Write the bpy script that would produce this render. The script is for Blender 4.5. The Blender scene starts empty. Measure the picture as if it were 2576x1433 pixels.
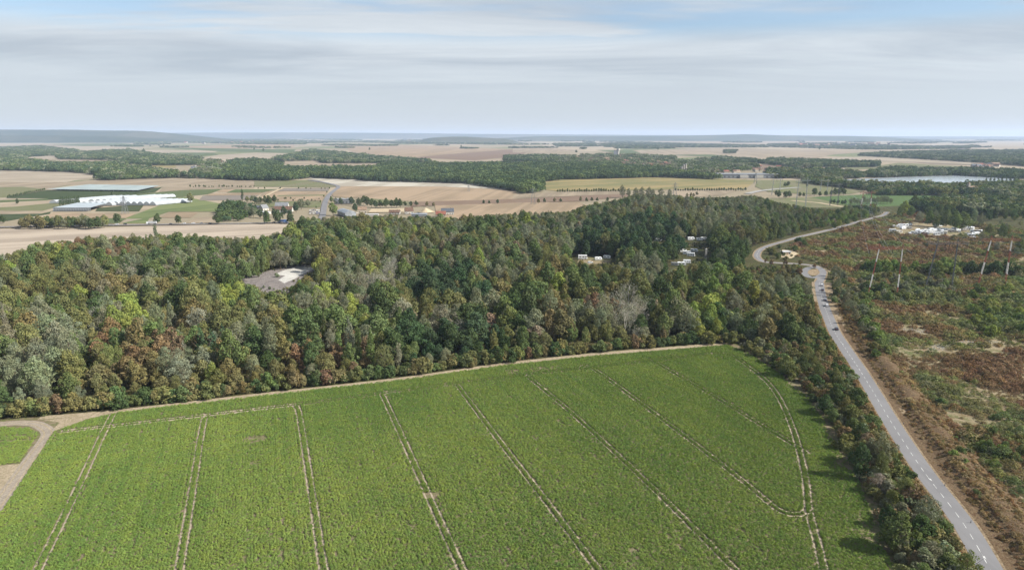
import bpy, math, random
import numpy as np
from mathutils import Vector, noise
from mathutils.geometry import tessellate_polygon
random.seed(7)
RNG = np.random.default_rng(11)
SC = bpy.context.scene
COL = SC.collection
# ------------------------------------------------------------------ camera, sky, sun, exposure
CAM_H = 115.0
PITCH = math.radians(12.35)
FPX, CX, CY = 1717.0, 1288.0, 716.5      # survey units: a 2576 x 1433 frame
cam = bpy.data.cameras.new('camera'); camo = bpy.data.objects.new('camera', cam); COL.objects.link(camo)
camo.location = (0, 0, CAM_H); camo.rotation_euler = (math.radians(90) - PITCH, 0, 0)
cam.sensor_width = 36; cam.lens = 36 * FPX / 2576; cam.clip_start = 1; cam.clip_end = 120000
SC.camera = camo
SUN_EL, SUN_AZ = math.radians(38), math.radians(-14)      # azimuth measured from +X towards +Y
sun_dir = Vector((math.cos(SUN_EL)*math.cos(SUN_AZ), math.cos(SUN_EL)*math.sin(SUN_AZ), math.sin(SUN_EL)))
sl = bpy.data.lights.new('sun', 'SUN'); slo = bpy.data.objects.new('sun', sl); COL.objects.link(slo)
sl.energy = 5.0; sl.angle = math.radians(0.6); sl.color = (1.0, 0.95, 0.86)
slo.rotation_euler = sun_dir.to_track_quat('Z', 'Y').to_euler()
slo.location = (0, 0, 400)
vs = SC.view_settings
vs.view_transform = 'Standard'; vs.look = 'None'; vs.exposure = 1.1; vs.gamma = 1.0; vs.use_curve_mapping = False
SC.cycles.use_denoising = True
SC.cycles.max_bounces = 5; SC.cycles.diffuse_bounces = 3; SC.cycles.glossy_bounces = 2
SC.cycles.transmission_bounces = 2; SC.cycles.volume_bounces = 1; SC.cycles.transparent_max_bounces = 6

SKY_LOC = (7.7, 2.2)
W = bpy.data.worlds.new('World'); SC.world = W; W.use_nodes = True
nt = W.node_tree; N, L = nt.nodes, nt.links
N.clear()
def nd(t, **k):
    n = N.new(t)
    for a, b in k.items(): setattr(n, a, b)
    return n
out = nd('ShaderNodeOutputWorld')
sky = nd('ShaderNodeTexSky', sky_type='NISHITA'); sky.sun_disc = False
sky.sun_elevation = SUN_EL; sky.sun_rotation = math.radians(90) - SUN_AZ
sky.altitude = 100; sky.air_density = 1.0; sky.dust_density = 0.15; sky.ozone_density = 2.5
bg1 = nd('ShaderNodeBackground'); bg1.inputs['Strength'].default_value = 0.066
L.new(sky.outputs[0], bg1.inputs[0])
# thin high cloud: a layer seen in perspective, the same all round the sky, brighter towards the sun
tc = nd('ShaderNodeTexCoord'); sx = nd('ShaderNodeSeparateXYZ'); L.new(tc.outputs['Generated'], sx.inputs[0])
def mth(op, a, b=None, c=None):
    n = nd('ShaderNodeMath', operation=op)
    for i, v in enumerate((a, b, c)):
        if v is None: continue
        if isinstance(v, (int, float)): n.inputs[i].default_value = v
        else: L.new(v, n.inputs[i])
    return n.outputs[0]
def mrange(v, a, b, c, d, smooth_=True):
    n = nd('ShaderNodeMapRange'); n.interpolation_type = 'SMOOTHSTEP' if smooth_ else 'LINEAR'
    L.new(v, n.inputs[0])
    for k, x in enumerate((a, b, c, d)): n.inputs[k+1].default_value = x
    return n.outputs[0]
zz = mth('MAXIMUM', mth('ADD', sx.outputs[2], 0.06), 0.05)
u = mth('DIVIDE', sx.outputs[0], zz); v_ = mth('DIVIDE', sx.outputs[1], zz)
cv = nd('ShaderNodeCombineXYZ'); L.new(u, cv.inputs[0]); L.new(v_, cv.inputs[1])
def cloud_noise(loc, rot, scale, sc, detail, rough, dist):
    mp = nd('ShaderNodeMapping'); mp.inputs['Scale'].default_value = scale; mp.inputs['Location'].default_value = loc; mp.inputs['Rotation'].default_value = (0, 0, math.radians(rot))
    L.new(cv.outputs[0], mp.inputs[0])
    n = nd('ShaderNodeTexNoise'); L.new(mp.outputs[0], n.inputs['Vector'])
    for k, x in (('Scale', sc), ('Detail', detail), ('Roughness', rough), ('Distortion', dist)): n.inputs[k].default_value = x
    return n.outputs[0]
streak = cloud_noise((1.3, 4.2, 0), 12, (0.30, 0.75, 1), 1.0, 8, 0.60, 0.5)
broad = cloud_noise((SKY_LOC[0], SKY_LOC[1], 0), 12, (0.22, 0.5, 1), 1.0, 6, 0.58, 0.4)
lowband = mrange(sx.outputs[2], 0.115, 0.155, 1.0, 0.0)
gap = mrange(broad, 0.43, 0.56, 0.22, 0.95)
cover = mth('MINIMUM', mth('MAXIMUM', gap, mth('MULTIPLY', lowband, 0.93)), 0.97)
# streaks fade into an even veil near the horizon
amp = mrange(sx.outputs[2], 0.04, 0.105, 0.0, 1.2)
sv = mth('ADD', 0.45, mth('MULTIPLY', mth('SUBTRACT', mrange(streak, 0.34, 0.68, 0.0, 1.0, False), 0.45), amp))
crm = nd('ShaderNodeValToRGB'); L.new(sv, crm.inputs[0])
crm.color_ramp.elements[0].position = 0.0; crm.color_ramp.elements[0].color = (0.240, 0.268, 0.300, 1)
crm.color_ramp.elements[1].position = 1.0; crm.color_ramp.elements[1].color = (0.352, 0.376, 0.398, 1)
dp = nd('ShaderNodeVectorMath', operation='DOT_PRODUCT'); L.new(tc.outputs['Generated'], dp.inputs[0]); dp.inputs[1].default_value = tuple(sun_dir)
glow = mth('ADD', 0.98, mth('MULTIPLY', mth('POWER', mth('MAXIMUM', dp.outputs['Value'], 0.0), 2.0), 0.55))
bg2 = nd('ShaderNodeBackground'); L.new(crm.outputs[0], bg2.inputs[0]); L.new(glow, bg2.inputs['Strength'])
mx = nd('ShaderNodeMixShader'); L.new(cover, mx.inputs[0]); L.new(bg1.outputs[0], mx.inputs[1]); L.new(bg2.outputs[0], mx.inputs[2])
L.new(mx.outputs[0], out.inputs[0])

# ------------------------------------------------------------------ survey helpers
sp_, cp_ = math.sin(PITCH), math.cos(PITCH)
def G(x, y, z=0.0):
    """ground position (at height z) sighted at frame point x, y"""
    a = (x - CX) / FPX; b = (y - CY) / FPX
    dz = -sp_ - b * cp_; dy = cp_ - b * sp_
    t = (z - CAM_H) / dz
    return (a * t, dy * t)
def PX(X, Y, Z):
    X, Y, Z = np.asarray(X, float), np.asarray(Y, float), np.asarray(Z, float) - CAM_H
    d = Y * cp_ - Z * sp_
    return CX + FPX * X / d, CY - FPX * (Y * sp_ + Z * cp_) / d
def ppm(y):      # frame units per metre at ground row y
    return FPX * (sp_ + (y - CY) / FPX * cp_) / CAM_H
def inpoly(px, py, poly):
    px, py = np.asarray(px, float), np.asarray(py, float)
    c = np.zeros(px.shape, bool); n = len(poly)
    for i in range(n):
        x1, y1 = poly[i]; x2, y2 = poly[(i + 1) % n]
        if y1 == y2: continue
        k = ((y1 > py) != (y2 > py)) & (px < (x2 - x1) * (py - y1) / (y2 - y1) + x1)
        c ^= k
    return c
def gpoly(pts, z=0.0): return [G(x, y, z) for x, y in pts]
def vnoise(X, Y, s, seed=0):
    return np.array([noise.noise((x / s + seed * 7.3, y / s - seed * 3.1, seed * 1.7)) for x, y in zip(X, Y)])
def near_line(X, Y, line):
    """distance of points to a polyline"""
    best = np.full(X.shape, 1e9)
    for (x1, y1), (x2, y2) in zip(line[:-1], line[1:]):
        dx, dy = x2 - x1, y2 - y1
        t = np.clip(((X - x1) * dx + (Y - y1) * dy) / (dx * dx + dy * dy + 1e-9), 0, 1)
        best = np.minimum(best, np.hypot(X - x1 - t * dx, Y - y1 - t * dy))
    return best
def smooth(pts, n=6):
    """Catmull-Rom through ground points"""
    p = [pts[0]] + list(pts) + [pts[-1]]; o = []
    for i in range(1, len(p) - 2):
        for k in range(n):
            t = k / n
            o.append(tuple(0.5 * (2*p[i][j] + (p[i+1][j]-p[i-1][j])*t + (2*p[i-1][j]-5*p[i][j]+4*p[i+1][j]-p[i+2][j])*t*t + (3*p[i][j]-p[i-1][j]-3*p[i+1][j]+p[i+2][j])*t**3) for j in (0, 1)))
    o.append(tuple(pts[-1])); return o
def offset(line, d):
    o = []
    for i in range(len(line)):
        a = line[max(i-1, 0)]; b = line[min(i+1, len(line)-1)]
        dx, dy = b[0]-a[0], b[1]-a[1]; l = math.hypot(dx, dy) or 1
        o.append((line[i][0] + dy/l*d, line[i][1] - dx/l*d))
    return o

# ------------------------------------------------------------------ materials
MATS = {}
class NB:
    """small node builder"""
    def __init__(s, name):
        s.m = bpy.data.materials.new(name); s.m.use_nodes = True; s.t = s.m.node_tree; s.t.nodes.clear()
        s.o = s.t.nodes.new('ShaderNodeOutputMaterial'); MATS[name] = s.m
    def n(s, t, ins=None, **k):
        x = s.t.nodes.new(t)
        for a, b in k.items(): setattr(x, a, b)
        for a, b in (ins or {}).items():
            if isinstance(b, bpy.types.NodeSocket): s.t.links.new(b, x.inputs[a])
            else: x.inputs[a].default_value = b
        return x
    def mix(s, f, a, b, mode='MIX'):
        x = s.t.nodes.new('ShaderNodeMix'); x.data_type = 'RGBA'; x.blend_type = mode
        for i, v in ((0, f), (6, a), (7, b)):
            if isinstance(v, bpy.types.NodeSocket): s.t.links.new(v, x.inputs[i])
            elif i == 0: x.inputs[0].default_value = v
            else: x.inputs[i].default_value = (*v[:3], 1)
        return x.outputs[2]
    def noise(s, scale, detail=4, rough=0.55, vec=None, dist=0.0):
        x = s.n('ShaderNodeTexNoise', {'Scale': scale, 'Detail': detail, 'Roughness': rough, 'Distortion': dist})
        if vec is not None: s.t.links.new(vec, x.inputs['Vector'])
        return x.outputs[0]
    def rng(s, v, a, b, c=0.0, d=1.0):
        return s.n('ShaderNodeMapRange', {0: v, 1: a, 2: b, 3: c, 4: d}).outputs[0]
    def pos(s, sc=(1, 1, 1), rot=0.0):
        g = s.n('ShaderNodeNewGeometry').outputs['Position']
        return s.n('ShaderNodeMapping', {0: g, 'Scale': sc, 'Rotation': (0, 0, rot)}).outputs[0]
    def attr(s, name, typ='INSTANCER'):
        return s.n('ShaderNodeAttribute', attribute_name=name, attribute_type=typ)
    def finish(s, col, rough=0.9, spec=0.15, bump=None, dist=0.1, metal=0.0):
        p = s.n('ShaderNodeBsdfPrincipled', {'Base Color': col if isinstance(col, bpy.types.NodeSocket) else (*col, 1), 'Roughness': rough, 'Specular IOR Level': spec, 'Metallic': metal})
        if bump is not None:
            b = s.n('ShaderNodeBump', {'Height': bump, 'Distance': dist, 'Strength': 1.0}); s.t.links.new(b.outputs[0], p.inputs['Normal'])
        s.t.links.new(p.outputs[0], s.o.inputs[0]); return s.m
def plain(name, col, rough=0.6, spec=0.3, metal=0.0, wear=0.12, scale=0.6):
    b = NB(name); v = b.noise(scale, 4, 0.6, b.n('ShaderNodeTexCoord').outputs['Object'])
    d = tuple(c * (1 - wear * 1.6) for c in col); e = tuple(min(1, c * (1 + wear)) for c in col)
    return b.finish(b.mix(b.rng(v, .3, .7), d, e), rough, spec, metal=metal)

def foliage_mat(name='foliage', lo=0.55, hi=1.45):
    b = NB(name)
    tint = b.attr('tint').outputs[0]
    var = b.attr('var', 'GEOMETRY').outputs['Fac']
    n = b.noise(0.35, 2, 0.5, b.pos())
    k = b.rng(var, 0, 1, lo, hi)
    c = b.mix(1.0, tint, b.n('ShaderNodeCombineColor', {0: k, 1: k, 2: k}).outputs[0], 'MULTIPLY')
    warm = b.mix(1.0, c, (1.10, 1.0, 0.86), 'MULTIPLY')
    c = b.mix(b.rng(n, .35, .65), c, warm)
    d = b.n('ShaderNodeBsdfDiffuse', {'Color': c, 'Roughness': 0.5})
    t = b.n('ShaderNodeBsdfTranslucent', {'Color': b.mix(1.0, c, (1.1, 1.25, 0.6), 'MULTIPLY')})
    m = b.n('ShaderNodeMixShader', {0: 0.16, 1: d.outputs[0], 2: t.outputs[0]})
    b.t.links.new(m.outputs[0], b.o.inputs[0])
    return b.m
foliage_mat(); foliage_mat('crop_leaf', 0.82, 1.2); foliage_mat('heath_leaf', 0.72, 1.3)
plain('bark', (0.11, 0.085, 0.06), 0.95, 0.1)
plain('bark_pale', (0.34, 0.32, 0.28), 0.9, 0.1)

def field_mat():
    """any far field: its own colour comes from the object, drill rows and dry patches from noise"""
    b = NB('field_soil')
    t1 = b.attr('tint', 'OBJECT').outputs[0]; t2 = b.attr('tint_b', 'OBJECT').outputs[0]
    rot = b.attr('rows', 'OBJECT').outputs['Fac']
    g = b.n('ShaderNodeNewGeometry').outputs['Position']
    r = b.n('ShaderNodeVectorRotate', {0: g, 'Angle': rot}, rotation_type='Z_AXIS').outputs[0]
    st = b.n('ShaderNodeMapping', {0: r, 'Scale': (1/9.0, 1/700.0, 1)}).outputs[0]
    s1 = b.noise(1.0, 3, 0.6, st)
    big = b.noise(1/120.0, 5, 0.6, g)
    st2 = b.n('ShaderNodeMapping', {0: r, 'Scale': (1/45.0, 1/900.0, 1)}).outputs[0]
    s2 = b.noise(1.0, 2, 0.5, st2)
    f = b.n('ShaderNodeMath', {0: b.n('ShaderNodeMath', {0: s1, 1: s2}, operation='ADD').outputs[0], 1: big}, operation='ADD').outputs[0]
    c = b.mix(b.rng(f, 1.25, 1.75, -.35, 1.35), t1, t2)
    fine = b.noise(0.6, 3, 0.7, g)
    c = b.mix(b.rng(fine, .3, .7, 0, .35), c, b.mix(1.0, c, (.72, .74, .74), 'MULTIPLY'))
    return b.finish(c, 0.95, 0.05, b.noise(0.5, 3, 0.7, st), 0.3)
field_mat()

def ground_mat():
    """open country far out: a patchwork of stubble, plough and pasture"""
    b = NB('open_country')
    g = b.pos((1/600.0, 1/1100.0, 1), 0.25)
    nz = b.n('ShaderNodeTexVoronoi', {'Vector': g, 'Scale': 1.0, 'Randomness': 0.9})
    sep = b.n('ShaderNodeSeparateColor', {0: nz.outputs['Color']})
    cr = b.n('ShaderNodeValToRGB', {0: sep.outputs[0]}); e = cr.color_ramp; e.interpolation = 'CONSTANT'
    cols = [(0, (.40, .325, .235)), (.25, (.33, .275, .195)), (.42, (.27, .255, .15)), (.55, (.45, .37, .275)), (.72, (.165, .20, .09)), (.8, (.36, .30, .22)), (.93, (.21, .16, .12))]
    e.elements[0].position = 0; e.elements[0].color = (*cols[0][1], 1)
    e.elements[1].position = cols[1][0]; e.elements[1].color = (*cols[1][1], 1)
    for p, c in cols[2:]:
        x = e.elements.new(p); x.color = (*c, 1)
    v = b.noise(1/160.0, 5, 0.6, b.pos())
    c = b.mix(1.0, b.mix(b.rng(v, .3, .7, 0, .5), cr.outputs[0], (.29, .26, .17)), (.6, .6, .6), 'MULTIPLY')
    return b.finish(c, 0.95, 0.05)
ground_mat()

def mottled(name, cols, scales=(0.05, 0.3, 1.5), bump=0.4):
    b = NB(name); p = b.pos()
    c = cols[0]
    for k, cc in enumerate(cols[1:]):
        v = b.noise(scales[k % len(scales)], 6, 0.65, b.n('ShaderNodeMapping', {0: p, 'Location': (k * 37.0, k * 11.0, 0)}).outputs[0], 0.6)
        c = b.mix(b.rng(v, .44, .60), c, cc)
    f = b.noise(2.2, 3, 0.7, p)
    c = b.mix(b.rng(f, .3, .7, 0, .4), c, b.mix(1.0, c if isinstance(c, bpy.types.NodeSocket) else (*c,), (.65, .65, .65), 'MULTIPLY'))
    return b.finish(c, 0.95, 0.05, f, bump)
mottled('near_ground', [(.24, .19, .125), (.20, .17, .10), (.13, .135, .06), (.29, .235, .16)])
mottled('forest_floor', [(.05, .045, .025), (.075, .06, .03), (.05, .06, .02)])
mottled('heath_ground', [(.15,.115,.065),(.16,.145,.07),(.165,.105,.062),(.26,.215,.14),(.10,.11,.045),(.23,.185,.12)], (0.02, 0.05, 0.12, 0.03, 0.3))
mottled('crop_soil', [(0.186, 0.152, 0.102), (0.155, 0.124, 0.081), (0.105, 0.112, 0.043)], (0.03, 0.4, 0.15))
mottled('bare_soil', [(0.335, 0.275, 0.2), (0.28, 0.225, 0.16), (0.22, 0.185, 0.115)], (0.2, 0.9, 0.07))
mottled('track_soil', [(.31, .258, .19), (.255, .21, .15), (.335, .283, .215)], (0.3, 0.9))
mottled('grit_track', [(0.25, 0.213, 0.173), (0.202, 0.173, 0.14), (0.29, 0.25, 0.202)], (0.25, 1.2, 0.5))
mottled('dry_verge', [(0.231, 0.175, 0.115), (0.182, 0.13, 0.081), (0.147, 0.108, 0.066), (0.266, 0.21, 0.14)], (0.15, 0.5, 1.1))
mottled('bank_earth', [(0.099, 0.06, 0.036), (0.126, 0.084, 0.051), (0.072, 0.048, 0.027), (0.144, 0.105, 0.063)], (0.2, 0.6, 1.3))
mottled('dry_grass', [(0.215, 0.179, 0.111), (0.163, 0.156, 0.075), (0.24, 0.208, 0.153), (0.13, 0.124, 0.055)], (0.1, 0.35, 0.9))
mottled('gravel', [(0.4, 0.385, 0.36), (0.33, 0.315, 0.29), (0.44, 0.43, 0.4)], (0.06, 0.3, 1.0))
mottled('gravel_dark', [(0.161, 0.14, 0.133), (0.119, 0.105, 0.101), (0.21, 0.189, 0.175)], (0.08, 0.4, 1.1))
mottled('sand', [(0.364, 0.294, 0.196), (0.329, 0.259, 0.168), (0.385, 0.322, 0.231)], (0.08, 0.3))
def asphalt():
    b = NB('asphalt'); p = b.pos()
    v = b.noise(0.06, 5, 0.6, p); f = b.noise(3.0, 3, 0.7, p)
    lane = b.noise(0.5, 3, 0.6, b.pos((1.0, 0.06, 1), math.radians(-17)))
    c = b.mix(b.rng(v, .35, .65), (.128, .126, .130), (.155, .152, .156))
    c = b.mix(b.rng(lane, .42, .68, 0, .55), c, (.125, .121, .125))
    c = b.mix(b.rng(f, .3, .7, 0, .3), c, (.13, .128, .13))
    pv = b.n('ShaderNodeTexVoronoi', {'Vector': b.pos((.10, .035, 1), math.radians(-17)), 'Scale': 1.0}); pc = b.n('ShaderNodeSeparateColor', {0: pv.outputs['Color']}).outputs[0]
    c = b.mix(b.rng(pc, .72, .74, 0, .35), c, (.11, .108, .112))
    return b.finish(c, 0.85, 0.25, f, 0.02)
asphalt()
plain('road_paint', (0.446, 0.446, 0.434), 0.7, 0.2, wear=0.3, scale=0.8)
plain('steel_grey', (0.234, 0.247, 0.26), 0.5, 0.5, 0.3)
plain('dark_steel', (.10, .105, .11), 0.6, 0.4, 0.3)
plain('white_wall', (0.409, 0.391, 0.353), 0.8, 0.2)
plain('cream_wall', (0.341, 0.298, 0.236), 0.85, 0.2)
plain('pale_stone', (0.288, 0.264, 0.228), 0.9, 0.15)
plain('roof_red', (0.18, 0.072, 0.051), 0.85, 0.2, wear=0.25)
plain('roof_brown', (0.111, 0.068, 0.049), 0.85, 0.2, wear=0.25)
plain('roof_slate', (0.068, 0.076, 0.092), 0.7, 0.3, wear=0.25)
plain('roof_grey', (0.15, 0.156, 0.165), 0.6, 0.4, wear=0.2)
plain('roof_tan', (0.198, 0.138, 0.096), 0.85, 0.2, wear=0.25)
plain('metal_sheet', (0.24, 0.258, 0.282), 0.45, 0.5, 0.25, wear=0.2, scale=0.15)
plain('white_metal', (0.407, 0.413, 0.418), 0.45, 0.5)
plain('white_plastic', (.78, .79, .80), 0.4, 0.5, wear=0.1)
plain('greenhouse_film', (0.31, 0.329, 0.347), 0.35, 0.4, wear=0.15, scale=0.12)
plain('gable_film', (0.252, 0.27, 0.282), 0.4, 0.5)
plain('shade_net', (.285, .32, .345), 0.7, 0.2, wear=0.1, scale=0.05)
plain('blue_net', (.235, .275, .275), 0.8, 0.2, wear=0.15, scale=0.03)
plain('glass_dark', (.03, .035, .045), 0.12, 0.6, wear=0.1)
plain('tyre', (.02, .02, .02), 0.9, 0.1)
plain('lamp_lens', (.6, .6, .55), 0.2, 0.6)
plain('tail_red', (.35, .02, .02), 0.3, 0.5)
plain('car_white', (.74, .75, .76), 0.25, 0.5, wear=0.06)
plain('car_black', (.018, .02, .024), 0.22, 0.6)
plain('car_grey', (.22, .23, .245), 0.25, 0.6, 0.3)
plain('car_silver', (.48, .49, .50), 0.25, 0.6, 0.3)
plain('car_blue', (.05, .10, .28), 0.3, 0.5)
plain('car_red', (.38, .03, .03), 0.3, 0.5)
plain('truck_blue', (.06, .14, .36), 0.4, 0.5)
plain('tarp_blue', (0.056, 0.182, 0.42), 0.5, 0.3)
plain('litter_white', (0.341, 0.336, 0.319), 0.8, 0.2, wear=0.3)
plain('timber', (.24, .16, .10), 0.85, 0.15, wear=0.25)
plain('concrete', (0.24, 0.231, 0.216), 0.85, 0.2, wear=0.2)
plain('wire_metal', (.30, .31, .32), 0.4, 0.5, 0.5)
def water_mat():
    b = NB('lake_water'); p = b.noise(0.02, 4, 0.6, b.pos())
    return b.finish((.30, .33, .35), 0.18, 0.9, p, 0.02)
water_mat()
def banded():
    b = NB('red_white_paint')
    z = b.n('ShaderNodeSeparateXYZ', {0: b.n('ShaderNodeTexCoord').outputs['Object']}).outputs[2]
    k = b.n('ShaderNodeMath', {0: b.n('ShaderNodeMath', {0: b.n('ShaderNodeMath', {0: z, 1: 9.0}, operation='DIVIDE').outputs[0], 1: 2.0}, operation='MODULO').outputs[0], 1: 1.0}, operation='GREATER_THAN').outputs[0]
    rust = b.noise(0.8, 4, 0.6)
    w = b.mix(b.rng(rust, .35, .75), (.60, .59, .57), (.42, .38, .34)); r = b.mix(b.rng(rust, .35, .75), (.26, .075, .045), (.15, .07, .05))
    return b.finish(b.mix(k, r, w), 0.6, 0.3)
banded()
plain('rust_red_paint', (.24, .075, .05), 0.65, 0.3, wear=0.3)

# ------------------------------------------------------------------ mesh helpers
class MB:
    def __init__(s): s.v = []; s.f = []
    def add(s, vs, fs):
        k = len(s.v); s.v += [tuple(p) for p in vs]; s.f += [tuple(i + k for i in f) for f in fs]; return s
    def box(s, x0, x1, y0, y1, z0, z1):
        return s.add([(x0,y0,z0),(x1,y0,z0),(x1,y1,z0),(x0,y1,z0),(x0,y0,z1),(x1,y0,z1),(x1,y1,z1),(x0,y1,z1)],
                     [(0,3,2,1),(4,5,6,7),(0,1,5,4),(1,2,6,5),(2,3,7,6),(3,0,4,7)])
    def tube(s, p, q, r0, r1=None, n=6, cap=True):
        r1 = r0 if r1 is None else r1
        p, q = Vector(p), Vector(q); d = (q - p).normalized()
        a = d.orthogonal().normalized(); b = d.cross(a)
        vs = [p + (a*math.cos(2*math.pi*i/n) + b*math.sin(2*math.pi*i/n))*r0 for i in range(n)] + [q + (a*math.cos(2*math.pi*i/n) + b*math.sin(2*math.pi*i/n))*r1 for i in range(n)]
        fs = [(i, (i+1) % n, n+(i+1) % n, n+i) for i in range(n)]
        if cap: fs += [tuple(range(n))[::-1], tuple(range(n, 2*n))]
        return s.add(vs, fs)
    def prism(s, prof, y0, y1):
        """profile in x-z, extruded along y"""
        n = len(prof)
        vs = [(x, y0, z) for x, z in prof] + [(x, y1, z) for x, z in prof]
        return s.add(vs, [(i, (i+1) % n, n+(i+1) % n, n+i) for i in range(n)] + [tuple(range(n))[::-1], tuple(range(n, 2*n))])
    def lattice(s, p, q, w0, w1, n, r=0.07):
        p, q = Vector(p), Vector(q); d = (q - p).normalized()
        a = Vector((0, 1, 0)) if abs(d.y) < 0.7 else Vector((0, 0, 1))
        a = (a - d * a.dot(d)).normalized(); b = d.cross(a)
        cs = [(1, 1), (-1, 1), (-1, -1), (1, -1)]
        pt = lambda t, c: p.lerp(q, t) + (a*c[0] + b*c[1]) * (w0 + (w1-w0)*t) * 0.5
        for c in cs: s.tube(pt(0, c), pt(1, c), r, n=4)
        for i in range(n):
            for k in range(4):
                c, e = cs[k], cs[(k+1) % 4]
                if i % 2: c, e = e, c
                s.tube(pt(i/n, c), pt((i+1)/n, e), r*0.6, n=3, cap=False)
        return s
    def mesh(s, name, mat=None, smooth_=False):
        m = bpy.data.meshes.new(name); m.from_pydata(s.v, [], s.f); m.update()
        if mat: m.materials.append(MATS[mat])
        if smooth_: m.polygons.foreach_set('use_smooth', [True]*len(m.polygons))
        return m
    def build(s, name, mat, parent=None, loc=(0,0,0), rz=0.0):
        return put(name, s.mesh(name, mat), parent, loc, rz)
def put(name, mesh, parent=None, loc=(0,0,0), rz=0.0, scale=None):
    o = bpy.data.objects.new(name, mesh); COL.objects.link(o)
    o.location = loc; o.rotation_euler = (0, 0, rz)
    if scale is not None: o.scale = scale if hasattr(scale, '__len__') else (scale,)*3
    if parent: o.parent = parent
    return o
def tag(o, label=None, cat=None, group=None, kind=None):
    if label: o['label'] = label
    if cat: o['category'] = cat
    if group: o['group'] = group
    if kind: o['kind'] = kind
    return o
def empty(name, loc, rz=0.0, scale=None):
    o = put(name, None, None, loc, rz, scale); o.empty_display_size = 0.5; return o
def sheet(name, poly, z, mat, kind='structure', label=None, **props):
    """flat patch of ground from a ground polygon"""
    tris = tessellate_polygon([[Vector((x, y, 0)) for x, y in poly]])
    m = bpy.data.meshes.new(name); fs = []
    for a, b, c in tris:
        pa, pb, pc = poly[a], poly[b], poly[c]
        fs.append((a, b, c) if (pb[0]-pa[0])*(pc[1]-pa[1]) - (pb[1]-pa[1])*(pc[0]-pa[0]) > 0 else (a, c, b))
    m.from_pydata([(x, y, z) for x, y in poly], [], fs); m.materials.append(MATS[mat]); m.update()
    o = put(name, m); tag(o, label=label, kind=kind)
    for k, v in props.items(): o[k] = v
    return o
def ribbon(name, line, w0, w1, z, mat, kind='structure', label=None, parent=None):
    """strip along a ground line between two side offsets"""
    a, b = offset(line, w0), offset(line, w1); n = len(line)
    m = bpy.data.meshes.new(name)
    m.from_pydata([(x, y, z) for x, y in a] + [(x, y, z) for x, y in b], [], [(i, n+i, n+i+1, i+1) if w1 > w0 else (i, i+1, n+i+1, n+i) for i in range(n-1)])
    m.materials.append(MATS[mat]); m.update()
    o = put(name, m, parent); tag(o, label=label, kind=kind if parent is None else None); return o

# ------------------------------------------------------------------ scatter of instances (for what nobody could count)
def scatter(name, pts, rot, scl, idx, tint, meshes, label, kind='stuff', cat=None):
    protos = bpy.data.collections.new(name + '_sources')
    for i, m in enumerate(meshes):
        protos.objects.link(bpy.data.objects.new('%s_source_%02d' % (name, i), m))
    n = len(pts)
    me = bpy.data.meshes.new(name); me.vertices.add(n)
    me.vertices.foreach_set('co', np.asarray(pts, np.float32).ravel())
    for nm, ty, dat, key in (('spin', 'FLOAT', rot, 'value'), ('size', 'FLOAT_VECTOR', scl, 'vector'), ('pick', 'INT', idx, 'value'), ('tint', 'FLOAT_VECTOR', tint, 'vector')):
        a = me.attributes.new(nm, ty, 'POINT'); a.data.foreach_set(key, np.asarray(dat, np.int32 if ty == 'INT' else np.float32).ravel())
    o = put(name, me)
    ng = bpy.data.node_groups.new(name + '_nodes', 'GeometryNodeTree')
    ng.interface.new_socket('Geometry', in_out='INPUT', socket_type='NodeSocketGeometry')
    ng.interface.new_socket('Geometry', in_out='OUTPUT', socket_type='NodeSocketGeometry')
    A = ng.nodes.new; K = ng.links.new
    gi, go, iop, ci = A('NodeGroupInput'), A('NodeGroupOutput'), A('GeometryNodeInstanceOnPoints'), A('GeometryNodeCollectionInfo')
    ci.inputs[0].default_value = protos; ci.inputs[1].default_value = True; ci.inputs[2].default_value = True
    def na(nm, ty):
        x = A('GeometryNodeInputNamedAttribute'); x.data_type = ty; x.inputs[0].default_value = nm; return x.outputs[0]
    cx = A('ShaderNodeCombineXYZ'); K(na('spin', 'FLOAT'), cx.inputs[2])
    er = A('FunctionNodeEulerToRotation'); K(cx.outputs[0], er.inputs[0])
    K(gi.outputs[0], iop.inputs['Points']); K(ci.outputs[0], iop.inputs['Instance'])
    iop.inputs['Pick Instance'].default_value = True
    K(na('pick', 'INT'), iop.inputs['Instance Index']); K(er.outputs[0], iop.inputs['Rotation']); K(na('size', 'FLOAT_VECTOR'), iop.inputs['Scale'])
    K(iop.outputs[0], go.inputs[0])
    md = o.modifiers.new('scatter', 'NODES'); md.node_group = ng
    tag(o, label, cat, kind=kind); return o

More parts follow.
